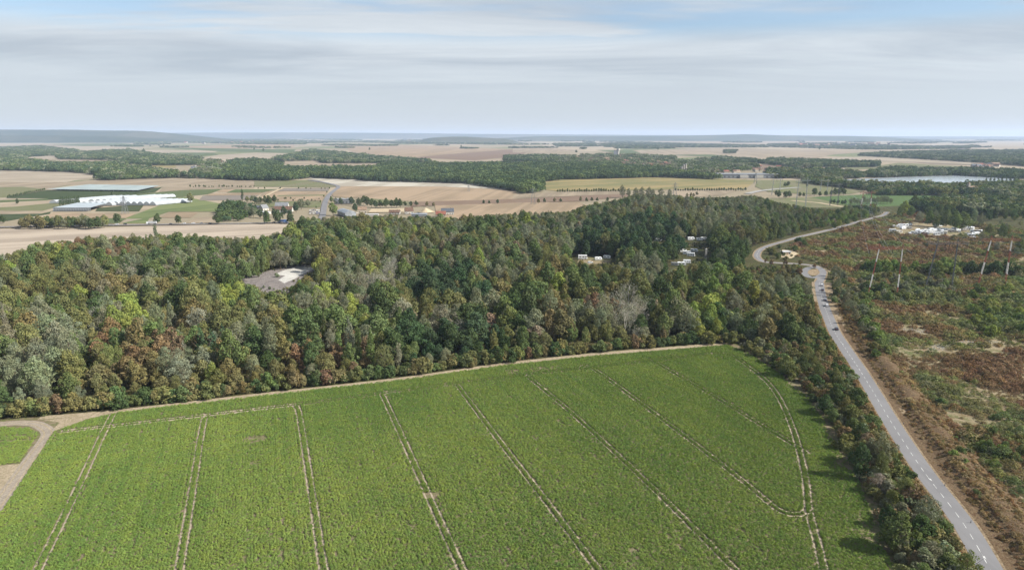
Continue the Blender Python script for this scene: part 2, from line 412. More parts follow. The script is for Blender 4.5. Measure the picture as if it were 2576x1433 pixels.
# ------------------------------------------------------------------ plants
def cards_mesh(name, lobes, ncards, size, seed, tilt=0.52, zmin=-0.55, droop=0.0, aspect=0.75, mat='foliage'):
    """crown built of leaf sprays lying on the outer skin of many lobes"""
    r = np.random.default_rng(seed); lobes = np.array(lobes, float)      # cx cy cz rx ry rz
    area = lobes[:, 3]*lobes[:, 5]; pr = area/area.sum(); P = []; Nn = []; LV = []
    lv = r.random(len(lobes))
    tries = 0
    while len(P) < ncards and tries < 14:
        tries += 1
        k = r.choice(len(lobes), ncards*2, p=pr)
        d = r.normal(size=(ncards*2, 3)); d /= np.linalg.norm(d, axis=1)[:, None]
        ok = d[:, 2] > zmin - 0.3*r.random(ncards*2); d, k = d[ok], k[ok]
        p = lobes[k, :3] + d*lobes[k, 3:6]*(0.74 + 0.40*r.random(len(k)))[:, None]
        inside = np.zeros(len(k), bool)
        for j in range(len(lobes)):
            q = (p - lobes[j, :3])/lobes[j, 3:6]; inside |= ((q**2).sum(1) < 0.62) & (k != j)
        p, d, k = p[~inside], d[~inside], k[~inside]
        P += list(p); Nn += list(d/lobes[k, 3:6]); LV += list(lv[k])
    P, Nn, LV = np.array(P[:ncards]), np.array(Nn[:ncards]), np.array(LV[:ncards]); n = len(P)
    Nn /= np.linalg.norm(Nn, axis=1)[:, None]
    Nn = Nn + tilt*r.normal(size=Nn.shape); Nn /= np.linalg.norm(Nn, axis=1)[:, None]
    ref = r.normal(size=Nn.shape)
    if droop: ref = ref*(1-droop) + np.array([0, 0, -2.0])*droop
    U = ref - Nn*(ref*Nn).sum(1)[:, None]; U /= np.linalg.norm(U, axis=1)[:, None]; V = np.cross(Nn, U)
    s = size*(0.6 + 0.8*r.random(n)); a = (s*0.5)[:, None]; b = (s*0.5*aspect)[:, None]
    j = lambda: 0.7 + 0.6*r.random((n, 1))
    bend = Nn*a*0.35
    c = np.stack([P - U*a*j(), P - V*b*j() - bend*0.5, P + U*a*j(), P + V*b*j() - bend*0.5], 1).reshape(-1, 3)
    me = bpy.data.meshes.new(name); me.from_pydata(c.tolist(), [], [(4*i, 4*i+1, 4*i+2, 4*i+3) for i in range(n)])
    at = me.attributes.new('var', 'FLOAT', 'FACE'); at.data.foreach_set('value', np.clip(0.65*r.random(n) + 0.35*LV, 0, 1).astype(np.float32))
    me.materials.append(MATS[mat]); me.update(); return me
def lobes_round(r, h, rad, base, n, lr=(0.30, 0.46)):
    """lopsided crown: its widest level, its point and its lean differ from tree to tree"""
    t0 = r.uniform(.22, .50); pw = r.uniform(1.3, 2.6); lx, ly = r.gauss(0, .13)*rad, r.gauss(0, .13)*rad; ex = r.uniform(.82, 1.2); ph = r.random()*6.3
    o = [(0, 0, base+(h-base)*0.45, rad*0.55, rad*0.55, (h-base)*0.40)]
    for i in range(n):
        t = (i+0.5)/n; z = base + (h-base)*(0.10 + 0.80*t + .03*r.gauss(0, 1))
        q_ = abs(t-t0)/(1.06-t0 if t > t0 else t0+.45); e = max(.12, 1-q_**pw)
        q = rad*lr[0]*.75 + rad*(lr[1]*1.08-lr[0]*.75)*r.random()*(.55+.45*e)
        a = i*2.4 + r.random()*1.6; d = max(0, rad*e - q*0.6)*(0.5+0.62*r.random())*(1+.18*math.cos(2*(a-ph)))
        o.append((math.cos(a)*d*ex + lx*t, math.sin(a)*d/ex + ly*t, z, q, q, q*(0.75+0.5*r.random())))
    return o
def lobes_column(r, h, rad, n):
    o = []
    for i in range(n):
        t = (i+0.5)/n; z = h*(0.08+0.88*t); q = rad*(0.55+0.25*r.random())*min(1, 2.2*(1.04-t)+0.1)*min(1, 0.55+2*t)
        a = r.random()*6.3; d = rad*0.42*r.random()
        o.append((math.cos(a)*d, math.sin(a)*d, z, q, q, h/n*1.25))
    return o
def lobes_cone(r, h, rad, n):
    o = []
    for i in range(n):
        t = (i+0.5)/n; z = h*(0.1+0.86*t); w = rad*(1-t*0.9)
        for k in range(max(1, int(5*(1-t))+1)):
            a = k*6.283/max(1, int(5*(1-t))+1) + i + r.random(); d = w*0.55
            o.append((math.cos(a)*d, math.sin(a)*d, z-0.06*h*0.3, w*0.5, w*0.5, h/n*0.55))
    return o
def trunk_mesh(name, h, r0, spread, seed, mat='bark', limbs=5):
    r = random.Random(seed); m = MB(); top = h*0.72
    pts = [(r.uniform(-.12, .12)*i, r.uniform(-.12, .12)*i, top*i/4) for i in range(5)]
    for i in range(4): m.tube(pts[i], pts[i+1], r0*(1.15-0.22*i), r0*(1.15-0.22*(i+1)), 7, i == 0)
    for i in range(limbs):
        a = i*2.4+r.random(); t = 0.35+0.5*i/limbs; z = top*t
        q = (math.cos(a)*spread*.55, math.sin(a)*spread*.55, z+h*0.16); e = (math.cos(a)*spread*.85, math.sin(a)*spread*.85, z+h*0.30)
        m.tube((0, 0, z), q, r0*.42, r0*.25, 5, False); m.tube(q, e, r0*.25, r0*.08, 4, False)
    return m.mesh(name, mat)
def twig_mesh(name, h, rad, seed):
    """bare silvery branch work for the pale, half leafless trees"""
    r = random.Random(seed); m = MB()
    def grow(p, d, l, rr, k):
        q = p + d*l; m.tube(p, q, rr, rr*.6, 4 if k < 2 else 3, False)
        if k >= 4: return
        for _ in range(3 if k < 3 else 4):
            e = (d + Vector((r.gauss(0, .5), r.gauss(0, .5), r.gauss(.12, .3)))).normalized(); grow(q, e, l*r.uniform(.55, .8), rr*.6, k+1)
    grow(Vector((0, 0, 0)), Vector((0, 0, 1)), h*0.3, 0.30, 0)
    return m.mesh(name, 'bark_pale')
LIB = {}      # kind -> dict(near=[(crown, trunk)], far=[crown], h, r)
def lib():
    def make(kind, nvar, h, rad, lobef, ncards, size, tr=0.32, tm='bark', far_cards=None, **kw):
        near, far = [], []
        for v in range(nvar):
            r = random.Random(kind + str(v)); lb = lobef(r); sd = v*17 + len(kind)*101
            near.append((cards_mesh(kind+'_crown', lb, ncards, size, sd, **kw), trunk_mesh(kind+'_trunk', h, tr, rad, sd, tm)))
            far.append(cards_mesh(kind+'_far', lb, far_cards or ncards//4, size*1.95, sd, **kw))
        LIB[kind] = dict(near=near, far=far, h=h, r=rad)
    make('broadleaf_tree', 9, 16, 5.6, lambda r: lobes_round(r, 16, 5.6*r.uniform(.9, 1.1), 2.2, r.randint(17, 24), (.26, .42)), 2400, 0.74)
    make('willow_tree', 8, 16, 5.0, lambda r: lobes_round(r, 16, 5.0*r.uniform(.85, 1.1), 1.8, r.randint(20, 28), (.20, .34)), 2500, 0.66, droop=0.4, aspect=0.42)
    make('russet_tree', 6, 13, 4.6, lambda r: lobes_round(r, 13, 4.6*r.uniform(.9, 1.1), 1.5, r.randint(15, 21), (.27, .42)), 1900, 0.70)
    make('poplar_tree', 3, 24, 2.5, lambda r: lobes_column(r, 24, 3.3, 13), 1700, 0.66, tr=0.28, droop=0.15)
    make('conifer_tree', 2, 15, 3.6, lambda r: lobes_cone(r, 15, 3.8, 9), 1200, 0.8, tilt=0.4, droop=0.3)
    make('shrub', 6, 5, 3.0, lambda r: lobes_round(r, 5, 3.0*r.uniform(.9, 1.15), 0.1, r.randint(9, 14), (.28, .46)), 900, 0.56, tr=0.14)
    for k in range(3):
        LIB.setdefault('pale_bare_tree', dict(near=[], far=[], h=15, r=5.0))
        r = random.Random(k); lb = lobes_round(r, 15, 5.2, 3.0, 20, (.2, .34))
        LIB['pale_bare_tree']['near'].append((cards_mesh('pale_bare_crown', lb, 800, 0.55, k, aspect=0.4), twig_mesh('pale_bare_trunk', 15, 5, k)))
        LIB['pale_bare_tree']['far'].append(cards_mesh('pale_bare_far', lb, 330, 0.9, k, aspect=0.4))
    # low heath bushes
    LIB['heath_bush'] = dict(near=[cards_mesh('heath_bush', lobes_round(random.Random(v), 1.7, 2.0, -0.3, 9, (.34, .55)), 300, 0.40, v, zmin=-.1, mat='heath_leaf') for v in range(5)],
                             far=[cards_mesh('heath_bush_far', lobes_round(random.Random(v), 1.7, 2.0, -0.3, 7, (.34, .55)), 170, 0.55, v, zmin=-.1, mat='heath_leaf') for v in range(4)], h=1.7, r=2.0)
    # distant wood: knots of crowns
    kn = []
    for v in range(4):
        r = random.Random(90+v); lb = []
        for k in range(7):
            a = k*0.9+r.random(); d = 0 if k == 0 else r.uniform(6, 12); hh = r.uniform(11, 16); q = r.uniform(4, 6)
            for _ in range(3):
                lb.append((math.cos(a)*d+r.uniform(-2, 2), math.sin(a)*d+r.uniform(-2, 2), hh-q+r.uniform(-1.5, 0.8), q*.75, q*.75, q*.85))
            lb.append((math.cos(a)*d, math.sin(a)*d, hh*0.4, q*.9, q*.9, hh*0.42))
        kn.append(cards_mesh('wood_knot', lb, 420, 2.7, v, tilt=.45, zmin=-.3))
    LIB['wood_knot'] = dict(far=kn, h=15, r=12)
lib()
TINTS = {   # leaf colours (albedo)
    'dark green': (0.066, 0.099, 0.044), 'deep green': (0.053, 0.088, 0.048), 'mid green': (.108, .146, .060), 'olive green': (.142, .155, .066),
    'grey green': (.172, .190, .130), 'pale silvery': (.225, .228, .190), 'yellow green': (0.198, 0.242, 0.068), 'rust brown': (0.165, 0.121, 0.073),
    'brown olive': (0.152, 0.143, 0.068), 'straw yellow': (0.253, 0.220, 0.077), 'tan pink': (0.204, 0.171, 0.127), 'bright green': (0.143, 0.200, 0.066)}

# ------------------------------------------------------------------ the ground
def big_ground():
    m = bpy.data.meshes.new('ground'); xs = [-29000, -9000, -2500, 0, 2500, 9000, 29000]; ys = [-3000, 0, 1500, 4000, 12000, 26000]
    m.from_pydata([(x, y, 0) for y in ys for x in xs], [], [(j*7+i, j*7+i+1, j*7+i+8, j*7+i+7) for j in range(5) for i in range(6)])
    m.materials.append(MATS['open_country']); tag(put('ground', m), 'wide patchwork of open country reaching the horizon', kind='structure')
big_ground()
STUB = ((.40, .325, .235), (.345, .28, .20)); PALE = ((.47, .40, .31), (.40, .335, .25)); PEACH = ((.42, .315, .215), (.36, .275, .185))
WHITE = ((.56, .52, .44), (.47, .42, .34)); OLIVE = ((.185, .195, .095), (.25, .235, .14)); GREEN = ((.115, .155, .065), (.155, .18, .085))
DKGREEN = ((.06, .085, .035), (.10, .115, .055)); BROWN = ((.235, .165, .12), (.285, .205, .15)); OCHRE = ((.35, .275, .135), (.245, .235, .105))
GREYB = ((.25, .22, .19), (.30, .26, .215)); LGREEN = ((.205, .235, .10), (.165, .205, .085)); PLOUGH = ((.53, .445, .355), (.43, .355, .28))
FIELDS = [
 ('stubble', [(-80,356),(132,356),(75,366),(-80,370)], PALE, .2), ('pasture', [(125,363),(300,360),(375,366),(210,368)], GREEN, .3),
 ('stubble', [(132,368),(375,371),(340,377),(217,379)], PALE, .3), ('stubble', [(355,377),(560,378),(537,384),(387,385)], PALE, .1),
 ('stubble', [(412,370),(644,362),(740,364),(740,372),(540,374)], PEACH, .1), ('pasture', [(370,370),(644,375),(745,376),(735,386),(555,381)], GREEN, .3),
 ('pasture', [(425,384),(537,384),(550,390),(500,394)], GREEN, .2), ('stubble', [(512,396),(550,390),(644,384),(740,386),(730,396),(644,400),(575,406)], PALE, .1),
 ('stubble', [(62,396),(140,391),(140,401),(75,398)], PALE, .2), ('stubble', [(95,404),(300,401),(262,411),(150,410)], STUB, .2),
 ('stubble', [(310,416),(442,415),(442,422),(340,421)], OCHRE, .2),
 ('stubble', [(-220,428),(175,431),(262,439),(240,446),(205,451),(165,459),(-220,457)], PALE, .9),
 ('stubble', [(-220,457),(160,459),(210,455),(445,445),(635,449),(660,454),(660,470),(415,468),(230,464),(170,466),(15,497),(-220,503)], STUB, .15),
 ('meadow', [(-220,478),(60,470),(110,476),(15,497),(-220,504)], OLIVE, .2),
 ('orchard', [(15,497),(117,478),(347,481),(410,470),(390,484),(317,491),(317,498),(207,499),(125,503),(20,499)], DKGREEN, 1.2),
 ('stubble', [(-120,499),(20,499),(120,500),(20,505),(-120,508)], PALE, .2), ('meadow', [(-120,508),(120,500),(122,504),(-120,515)], GREEN, .2),
 ('stubble', [(-120,523),(62,510),(125,504),(150,509),(40,520),(-120,528)], STUB, .2), ('meadow', [(-120,528),(40,520),(150,509),(152,519),(105,531),(-120,531)], OLIVE, .3),
 ('stubble', [(-120,531),(105,531),(125,532),(105,538),(-120,540)], STUB, .2), ('crop_strip', [(-120,541),(105,538),(128,533),(126,538),(20,556),(-120,562)], DKGREEN, .4),
 ('stubble', [(100,549),(135,535),(342,538),(317,549)], PEACH, .2), ('meadow', [(82,551),(317,550),(300,562),(60,564)], GREEN, .2),
 ('meadow', [(317,549),(420,510),(462,495),(562,514),(562,533),(425,533),(375,550),(370,562),(310,562)], LGREEN, .5),
 ('stubble', [(400,548),(425,534),(500,534),(480,548)], PEACH, .2), ('stubble', [(308,561),(360,551),(318,551)], PALE, .2),
 ('stubble', [(470,562),(490,548),(540,545),(552,560)], STUB, .2),
 ('crop_strip', [(322,491),(400,484),(525,474),(560,476),(525,489),(462,495),(420,504),(322,504)], GREEN, .2),
 ('stubble', [(342,505),(420,504),(340,516),(320,514)], PEACH, .2), ('crop_strip', [(245,524),(365,513),(350,532),(240,532)], DKGREEN, .2),
 ('stubble', [(410,470),(640,470),(640,474),(480,478),(400,483)], STUB, .1), ('crop_strip', [(560,476),(590,477),(570,484),(545,484)], PEACH, .1),
 ('crop_strip', [(592,477),(698,476),(660,485),(570,485)], GREEN, .1), ('stubble', [(530,487),(665,485),(650,491),(515,492)], PEACH, .1),
 ('crop_strip', [(510,493),(650,492),(635,503),(500,505)], GREYB, .05), ('stubble', [(640,506),(662,486),(700,477),(690,483),(655,508)], STUB, .9),
 ('plateau_field', [(640,454),(774,454),(852,469),(829,472),(640,470)], OLIVE, .1), ('scrub_field', [(701,474),(831,473),(826,481),(698,481)], GREYB, .1),
 ('stubble', [(672,482),(826,482),(809,505),(645,508)], PEACH, .1), ('meadow', [(645,509),(809,506),(806,522),(720,524),(640,520)], OLIVE, .1),
 ('stubble', [(700,492),(818,490),(816,493),(695,495)], OLIVE, .1),
 ('plough_stubble', [(-300,577),(60,577),(250,574),(480,567),(760,563),(790,600),(500,660),(-300,740)], PLOUGH, 1.15),
 ('chalk_field', [(774,448),(824,444),(889,451),(934,456),(1069,456),(1180,461),(1300,474),(1300,479),(1119,470),(856,469)], WHITE, .1),
 ('stubble', [(856,469),(1119,470),(1300,480),(1300,501),(1056,509),(919,499),(839,495),(834,489)], PEACH, .15),
 ('meadow', [(919,499),(1056,509),(1030,518),(950,512)], OLIVE, .1),
 ('ploughland', [(1034,509),(1300,501),(1575,488),(1585,494),(1458,507),(1290,511),(1094,518),(1034,521)], BROWN, .15),
 ('stubble', [(1094,518),(1290,511),(1455,508),(1478,518),(1440,560),(1100,560)], PEACH, .2),
 ('stubble', [(1290,490),(1400,484),(1558,481),(1580,488),(1290,500)], STUB, .15),
 ('ripening_field', [(1360,460),(1418,451),(1663,445),(1905,454),(1873,477),(1698,477),(1558,480),(1403,482),(1373,478)], OCHRE, 1.0),
 ('stubble', [(1690,481),(1855,479),(1815,492),(1690,500)], STUB, .1),
 ('pasture', [(1905,454),(2010,454),(2117,470),(2195,476),(2140,489),(2042,490),(1932,483),(1900,470)], OLIVE, .3),
 ('meadow', [(1930,500),(2050,497),(2150,520),(2080,530),(1930,520)], OLIVE, .3),
 ('winter_crop', [(2040,497),(2194,489),(2380,493),(2332,512),(2254,522),(2140,520)], ((.105, .165, .06), (.12, .185, .07)), .4),
 ('stubble', [(869,365),(1010,364),(1290,376),(1044,396),(960,392),(880,380)], PEACH, .1), ('ploughland', [(1044,397),(1130,388),(1288,376),(1330,383),(1288,395),(1194,404)], BROWN, .3),
 ('stubble', [(1030,411),(1085,408),(1194,405),(1300,396),(1290,407),(1119,411)], STUB, .2), ('stubble', [(710,407),(794,404),(816,411),(961,414),(939,422),(731,420)], STUB, .9),
 ('stubble', [(1290,372),(1390,373),(1460,379),(1370,385),(1290,384)], STUB, .1), ('pasture', [(1500,378),(1600,377),(1700,384),(1560,386)], GREEN, .1),
 ('stubble', [(1590,378),(1870,372),(1932,376),(1932,396),(1880,398),(1620,388)], STUB, .1), ('pasture', [(1680,390),(1790,389),(1880,398),(1800,396)], GREEN, .1),
 ('stubble', [(1932,376),(2232,379),(2097,389),(2042,400),(1932,397)], STUB, .1), ('stubble', [(2042,400),(2182,394),(2332,401),(2482,411),(2452,415),(2257,406)], PALE, .1),
 ('pasture', [(2114,421),(2220,416),(2262,410),(2445,421),(2147,427)], OLIVE, .2), ('stubble', [(2030,437),(2090,436),(2125,444),(2040,446)], BROWN, .2),
 ('stubble', [(1840,421),(1932,412),(1960,424),(1900,428)], BROWN, .2), ('stubble', [(2220,364),(2576,356),(2800,360),(2800,368),(2440,372),(2260,371)], PALE, .1),
 ('stubble', [(1620,356),(1900,352),(2100,356),(2000,364),(1700,363)], STUB, .1), ('stubble', [(1350,358),(1550,356),(1570,361),(1380,362)], PALE, .1),
 ('stubble', [(2300,380),(2440,378),(2400,386),(2290,386)], PEACH, .1),
]
for k, (nm, poly, (a, b), rows) in enumerate(FIELDS):
    sheet(nm, gpoly(poly), 0.10 + 0.012*k, 'field_soil', tint=[q*.60 for q in a], tint_b=[q*.52 for q in b], rows=rows)

# ------------------------------------------------------------------ near ground: woodland floor, heath, crop field, roads
ZG = 1.10     # level of the near zones (the far sheets end under their rim)
CAMZ = ZG
def GN(x, y): return G(x, y, ZG)
def npoly(p): return [GN(x, y) for x, y in p]
NEAR = [(-1100,2300),(-900,1000),(-600,760),(0,652),(420,610),(740,606),(760,560),(1000,556),(1440,552),(1480,524),(1700,500),(1900,500),(1960,522),(2150,522),(2330,515),(2420,498),(2700,498),(3300,600),(4200,2300)]
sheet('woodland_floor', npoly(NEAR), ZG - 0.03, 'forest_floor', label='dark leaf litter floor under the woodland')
HEATH = [(1985,640),(2010,604),(2110,580),(2225,548),(2270,535),(2400,560),(2576,580),(3300,700),(3800,1900),(2900,1900),(2560,1433),(2440,1230),(2330,1080),(2240,960),(2180,870),(2130,790),(2100,730),(2092,690),(2050,655)]
sheet('heath', npoly(HEATH), ZG, 'heath_ground', label='rust and olive heathland floor beside the road')
CROP = [(135,1087),(160,1078),(220,1056),(300,1037),(626,999),(1000,957),(1260,920),(1500,895),(1700,879),(1830,868),(1880,886),(1960,940),(2030,992),(2062,1040),(2100,1110),(2140,1170),(2172,1240),(2200,1320),(2235,1400),(2262,1470),(2340,1660),(-420,1900),(-10,1300),(20,1265),(60,1205),(100,1140)]
FIELD_SOIL = [(-600,1085),(0,1056),(300,1029),(626,992),(1000,950),(1260,913),(1500,886),(1700,870),(1835,859),(1900,885),(1985,935),(2060,990),(2110,1060),(2160,1140),(2190,1200),(2230,1290),(2275,1400),(2400,1660),(2500,1900),(-900,1900)]
sheet('crop_field', npoly(FIELD_SOIL), ZG + 0.01, 'crop_soil', label='pale bare soil of the green crop field')
LEFTCROP = [(-500,1085),(0,1075),(70,1077),(96,1090),(82,1118),(50,1163),(0,1168),(-500,1180)]
TRACK = smooth([GN(*p) for p in [(-160,1078),(0,1066),(57,1063),(96,1068),(120,1085),(112,1107),(79,1151),(39,1208),(-6,1270),(-90,1390),(-300,1700)]])
ribbon('farm_track', TRACK, -2.4, 2.4, ZG + 0.05, 'grit_track', label='grey gritty farm track bending round the field corner')
for a, b in ((-1.5, -0.9), (0.9, 1.5)): ribbon('wheel_rut', TRACK, a, b, ZG + 0.06, 'bare_soil')
sheet('bare_patch', npoly([(128,1085),(150,1062),(110,1056),(200,1047),(300,1030),(290,1037),(215,1054),(160,1076)]), ZG + 0.03, 'bare_soil', label='bare pale soil at the field corner')
EDGE = smooth([GN(*p) for p in [(100,1050),(300,1033),(626,995),(1000,953),(1260,916),(1500,890),(1700,874),(1835,862)]])
ribbon('field_margin', EDGE, -1.7, 2.2, ZG + 0.035, 'bare_soil', label='pale dry margin between crop and woodland')
sheet('dry_patch', npoly([(-500,1180),(0,1170),(50,1166),(20,1215),(-20,1270),(-500,1400)]), ZG + 0.03, 'bare_soil', label='bare dry soil beside the farm track')
# road, roundabout
ROADPX = [(2640,1700),(2560,1545),(2492,1433),(2420,1311),(2320,1180),(2245,1066),(2196,984),(2158,923),(2127,877),(2101,837),(2086,802),(2073,768),(2064,735),(2061,710)]
ROAD = smooth([GN(*p) for p in ROADPX])
ROAD2 = smooth([GN(*p) for p in [(2061,710),(2068,694),(2068,680),(2050,669),(2010,664),(1957,661),(1922,658),(1906,648),(1905,638),(1914,627),(1937,617),(1972,607),(2014,595),(2057,585),(2107,573),(2157,558),(2194,549),(2222,541),(2232,533)]], 8)
RING = [GN(2047 + 23*math.cos(a), 685 + 13*math.sin(a)) for a in np.linspace(0, 2*math.pi, 33)]
LANE = 3.35
ribbon('roadside', ROAD, -LANE-2.2, LANE+5.5, ZG + 0.02, 'dry_verge', label='dry tan verge along the straight road')
LANE2 = 2.7
ribbon('roadside', ROAD2, -LANE2-1.5, LANE2+1.2, ZG + 0.02, 'dry_verge', label='dry tan verge along the bends of the road')
road = ribbon('road', ROAD, -LANE, LANE, ZG + 0.06, 'asphalt', label='straight grey asphalt road along the crop field')
road2 = ribbon('road', ROAD2, -LANE2, LANE2, ZG + 0.064, 'asphalt', label='grey road bending past the roundabout into the woods')
ring = ribbon('roundabout', RING, -2.9, 2.9, ZG + 0.068, 'asphalt', label='roundabout carriageway of grey asphalt')
sheet('roundabout_island', [GN(2047 + 15*math.cos(a), 685 + 8*math.sin(a)) for a in np.linspace(0, 2*math.pi, 24, endpoint=False)], ZG + 0.09, 'dry_verge', label='dry tan grass island inside the roundabout')
def dashes(line, par, on, off, w, side=0.0, z=ZG + 0.072, start=0.0, until=1e9):
    """painted dashes, each its own piece"""
    l = offset(line, side); d = start; seg = []; acc = 0.0; P = [Vector(p) for p in l]
    cum = [0.0]
    for a, b in zip(P[:-1], P[1:]): cum.append(cum[-1] + (b-a).length)
    def at(s):
        s = min(max(s, 0), cum[-1]-1e-6); i = max(k for k in range(len(cum)) if cum[k] <= s); i = min(i, len(P)-2)
        return P[i].lerp(P[i+1], (s-cum[i])/(cum[i+1]-cum[i]))
    while d + on < min(cum[-1], until):
        ribbon('centre_dash', [tuple(at(d)), tuple(at(d+on*.5)), tuple(at(d+on))], -w/2, w/2, z, 'road_paint', parent=par); d += on + off
dashes(ROAD, road, 3.0, 3.0, 0.16, 0.0)
ribbon('centre_line', ROAD2[26:], -0.08, 0.08, ZG + 0.076, 'road_paint', parent=road2)
def arrow(px, py):
    x, y = GN(px, py); a = ROAD; i = int(np.argmin([(p[0]-x)**2+(p[1]-y)**2 for p in a])); d = Vector((a[i-1][0]-a[i+1][0], a[i-1][1]-a[i+1][1])).normalized(); n = Vector((-d.y, d.x))
    c = Vector(a[i]); z = ZG + 0.078; q = [c - d*2.4 - n*.08, c + d*0.9 + n*.12, c + d*0.7 + n*.5, c + d*2.4 + n*.45, c + d*1.3 - n*.02, c + d*0.9 + n*.0, c - d*2.4 + n*.08]
    m = bpy.data.meshes.new('lane_arrow'); m.from_pydata([(p.x, p.y, z) for p in q], [], [tuple(range(7))]); m.materials.append(MATS['road_paint']); put('lane_arrow', m, road)
for p in ((2333, 1192), (2458, 1390), (2114, 863)): arrow(*p)
# sunken bank right of the road: a real trough and berm, heaved by noise
def bank():
    m = bpy.data.meshes.new('roadside_bank'); prof = [(4.2, .03), (6.5, .0), (8.5, .15), (11, 1.5), (13.5, 2.3), (16.5, 2.2), (21, 0.6), (25, -.15)]
    line = smooth([GN(*p) for p in [(2640,1700),(2560,1545),(2492,1433),(2420,1311),(2320,1180),(2245,1066),(2196,984),(2158,923),(2127,877),(2101,837),(2086,802)]], 12)
    vs, fs = [], []; np_ = len(prof)
    for i, p in enumerate(line):
        k = min(1, (len(line)-1-i)/30.0)
        for w, h in prof:
            a = line[max(i-1, 0)]; b = line[min(i+1, len(line)-1)]; dx, dy = b[0]-a[0], b[1]-a[1]; l = math.hypot(dx, dy)
            x, y = p[0]+dy/l*w, p[1]-dx/l*w
            hh = h*k*(0.8+0.6*noise.noise((x/14, y/14, 3))) + (0.25*noise.noise((x/2.5, y/2.5, 1)) if 7 < w < 24 else 0)
            vs.append((x, y, ZG+0.02+hh))
    for i in range(len(line)-1):
        for j in range(np_-1):
            fs.append((i*np_+j, i*np_+j+1, (i+1)*np_+j+1, (i+1)*np_+j))
    m.from_pydata(vs, [], fs); m.materials.append(MATS['bank_earth']); m.polygons.foreach_set('use_smooth', [True]*len(fs)); m.update()
    tag(put('roadside_bank', m), 'brown earth bank heaped along the far side of the road', kind='structure')
bank()
sheet('grass_patch', npoly([(2480,1262),(2540,1255),(2700,1290),(3000,1500),(2800,1640),(2600,1430),(2530,1330)]), ZG + 0.02, 'dry_grass', label='pale dry grass patch at the corner of the heath')
sheet('gravel_clearing', npoly([(560,702),(600,695),(640,690),(700,674),(740,668),(800,664),(815,668),(770,690),(745,712),(725,735),(700,750),(640,735),(590,716)]), ZG + 0.012, 'gravel_dark', label='grey gravel clearing in the middle of the woodland')
sheet('gravel_path', npoly([(690,690),(715,679),(745,671),(800,664),(815,667),(770,684),(740,702),(715,712),(700,704),(718,693)]), ZG + 0.03, 'gravel', label='white gravel path sweeping through the clearing')
sheet('caravan_ground', npoly([(2234,588),(2248,570),(2300,562),(2400,568),(2466,574),(2472,585),(2440,597),(2330,594)]), ZG + 0.02, 'heath_ground', label='trampled pale ground under the caravans')
sheet('yard', npoly([(1960,646),(1968,628),(1995,630),(2010,640),(1990,650)]), ZG + 0.03, 'sand', label='pale sandy yard beside the small roadside building')
sheet('camp_ground', npoly([(1452,660),(1460,646),(1500,646),(1540,650),(1535,660),(1480,666)]), ZG + 0.02, 'heath_ground', label='pale ground under the forest camper vans')

# ------------------------------------------------------------------ the crop: leafy plants in drill rows, gaps where the sprayer runs
TRAM = [
 [(60,1500),(95,1433),(185,1250),(262,1085),(288,1035)], [(440,1500),(451,1433),(488,1210),(511,1068),(522,1048),(545,1040),(735,1018)],
 [(827,1500),(814,1433),(780,1210),(756,1060),(748,1027),(735,1018)], [(1195,1500),(1163,1433),(1075,1240),(1010,1095),(968,1005),(962,993),(975,986),(1010,982)],
 [(1560,1500),(1505,1433),(1370,1255),(1250,1100),(1165,988),(1150,970),(1120,967)], [(1920,1500),(1850,1433),(1640,1225),(1440,1040),(1335,953),(1327,945),(1345,938)],
 [(1460,926),(1490,926),(1627,1025),(1789,1147),(1900,1235),(1950,1276),(1985,1292),(2020,1291),(2034,1278)], [(1690,898),(1645,907),(1655,915),(1789,992),(1900,1060),(2003,1122),(2030,1140)],
 [(1780,890),(1835,893),(1890,928),(1932,963),(1965,1010),(1995,1080),(2015,1150),(2028,1215),(2036,1290),(2055,1360),(2072,1433),(2090,1500)],
 [(150,1086),(290,1070),(500,1046),(740,1018),(960,990),(1140,966),(1330,942),(1480,925),(1640,908),(1780,890)]]
TRAMG = [smooth([GN(*p) for p in t], 8) for t in TRAM]
WHEELS = [offset(t, s*1.08) for t in TRAMG for s in (-1, 1)]
for t in TRAMG[:9]:
    for s in (-1, 1): ribbon('wheel_track', t, s*1.08-0.28, s*1.08+0.28, ZG + 0.02, 'track_soil')
HEAD = [offset(TRAMG[9][:25], 1.08), offset(TRAMG[9][:25], -1.08)]
for h_ in HEAD: ribbon('wheel_track', h_, -.5, .5, ZG + .024, 'track_soil')
def crop_points(poly, step, rot):
    g = np.array(npoly(poly)); c, s = math.cos(rot), math.sin(rot)
    R = np.stack([g[:, 0]*c + g[:, 1]*s, -g[:, 0]*s + g[:, 1]*c], 1)
    a = np.arange(R[:, 0].min(), R[:, 0].max(), step); b = np.arange(R[:, 1].min(), R[:, 1].max(), step)
    A, B = np.meshgrid(a, b); A = A.ravel() + RNG.normal(0, .15*step, A.size); B = B.ravel() + RNG.uniform(-.5, .5, A.size)*step
    X, Y = A*c - B*s, A*s + B*c
    k = inpoly(X, Y, [tuple(p) for p in g]); X, Y, A, B = X[k], Y[k], A[k], B[k]
    px, py = PX(X, Y, ZG); k = (px > -240) & (px < 2700) & (py < 1580)
    return X[k], Y[k], A[k], B[k]
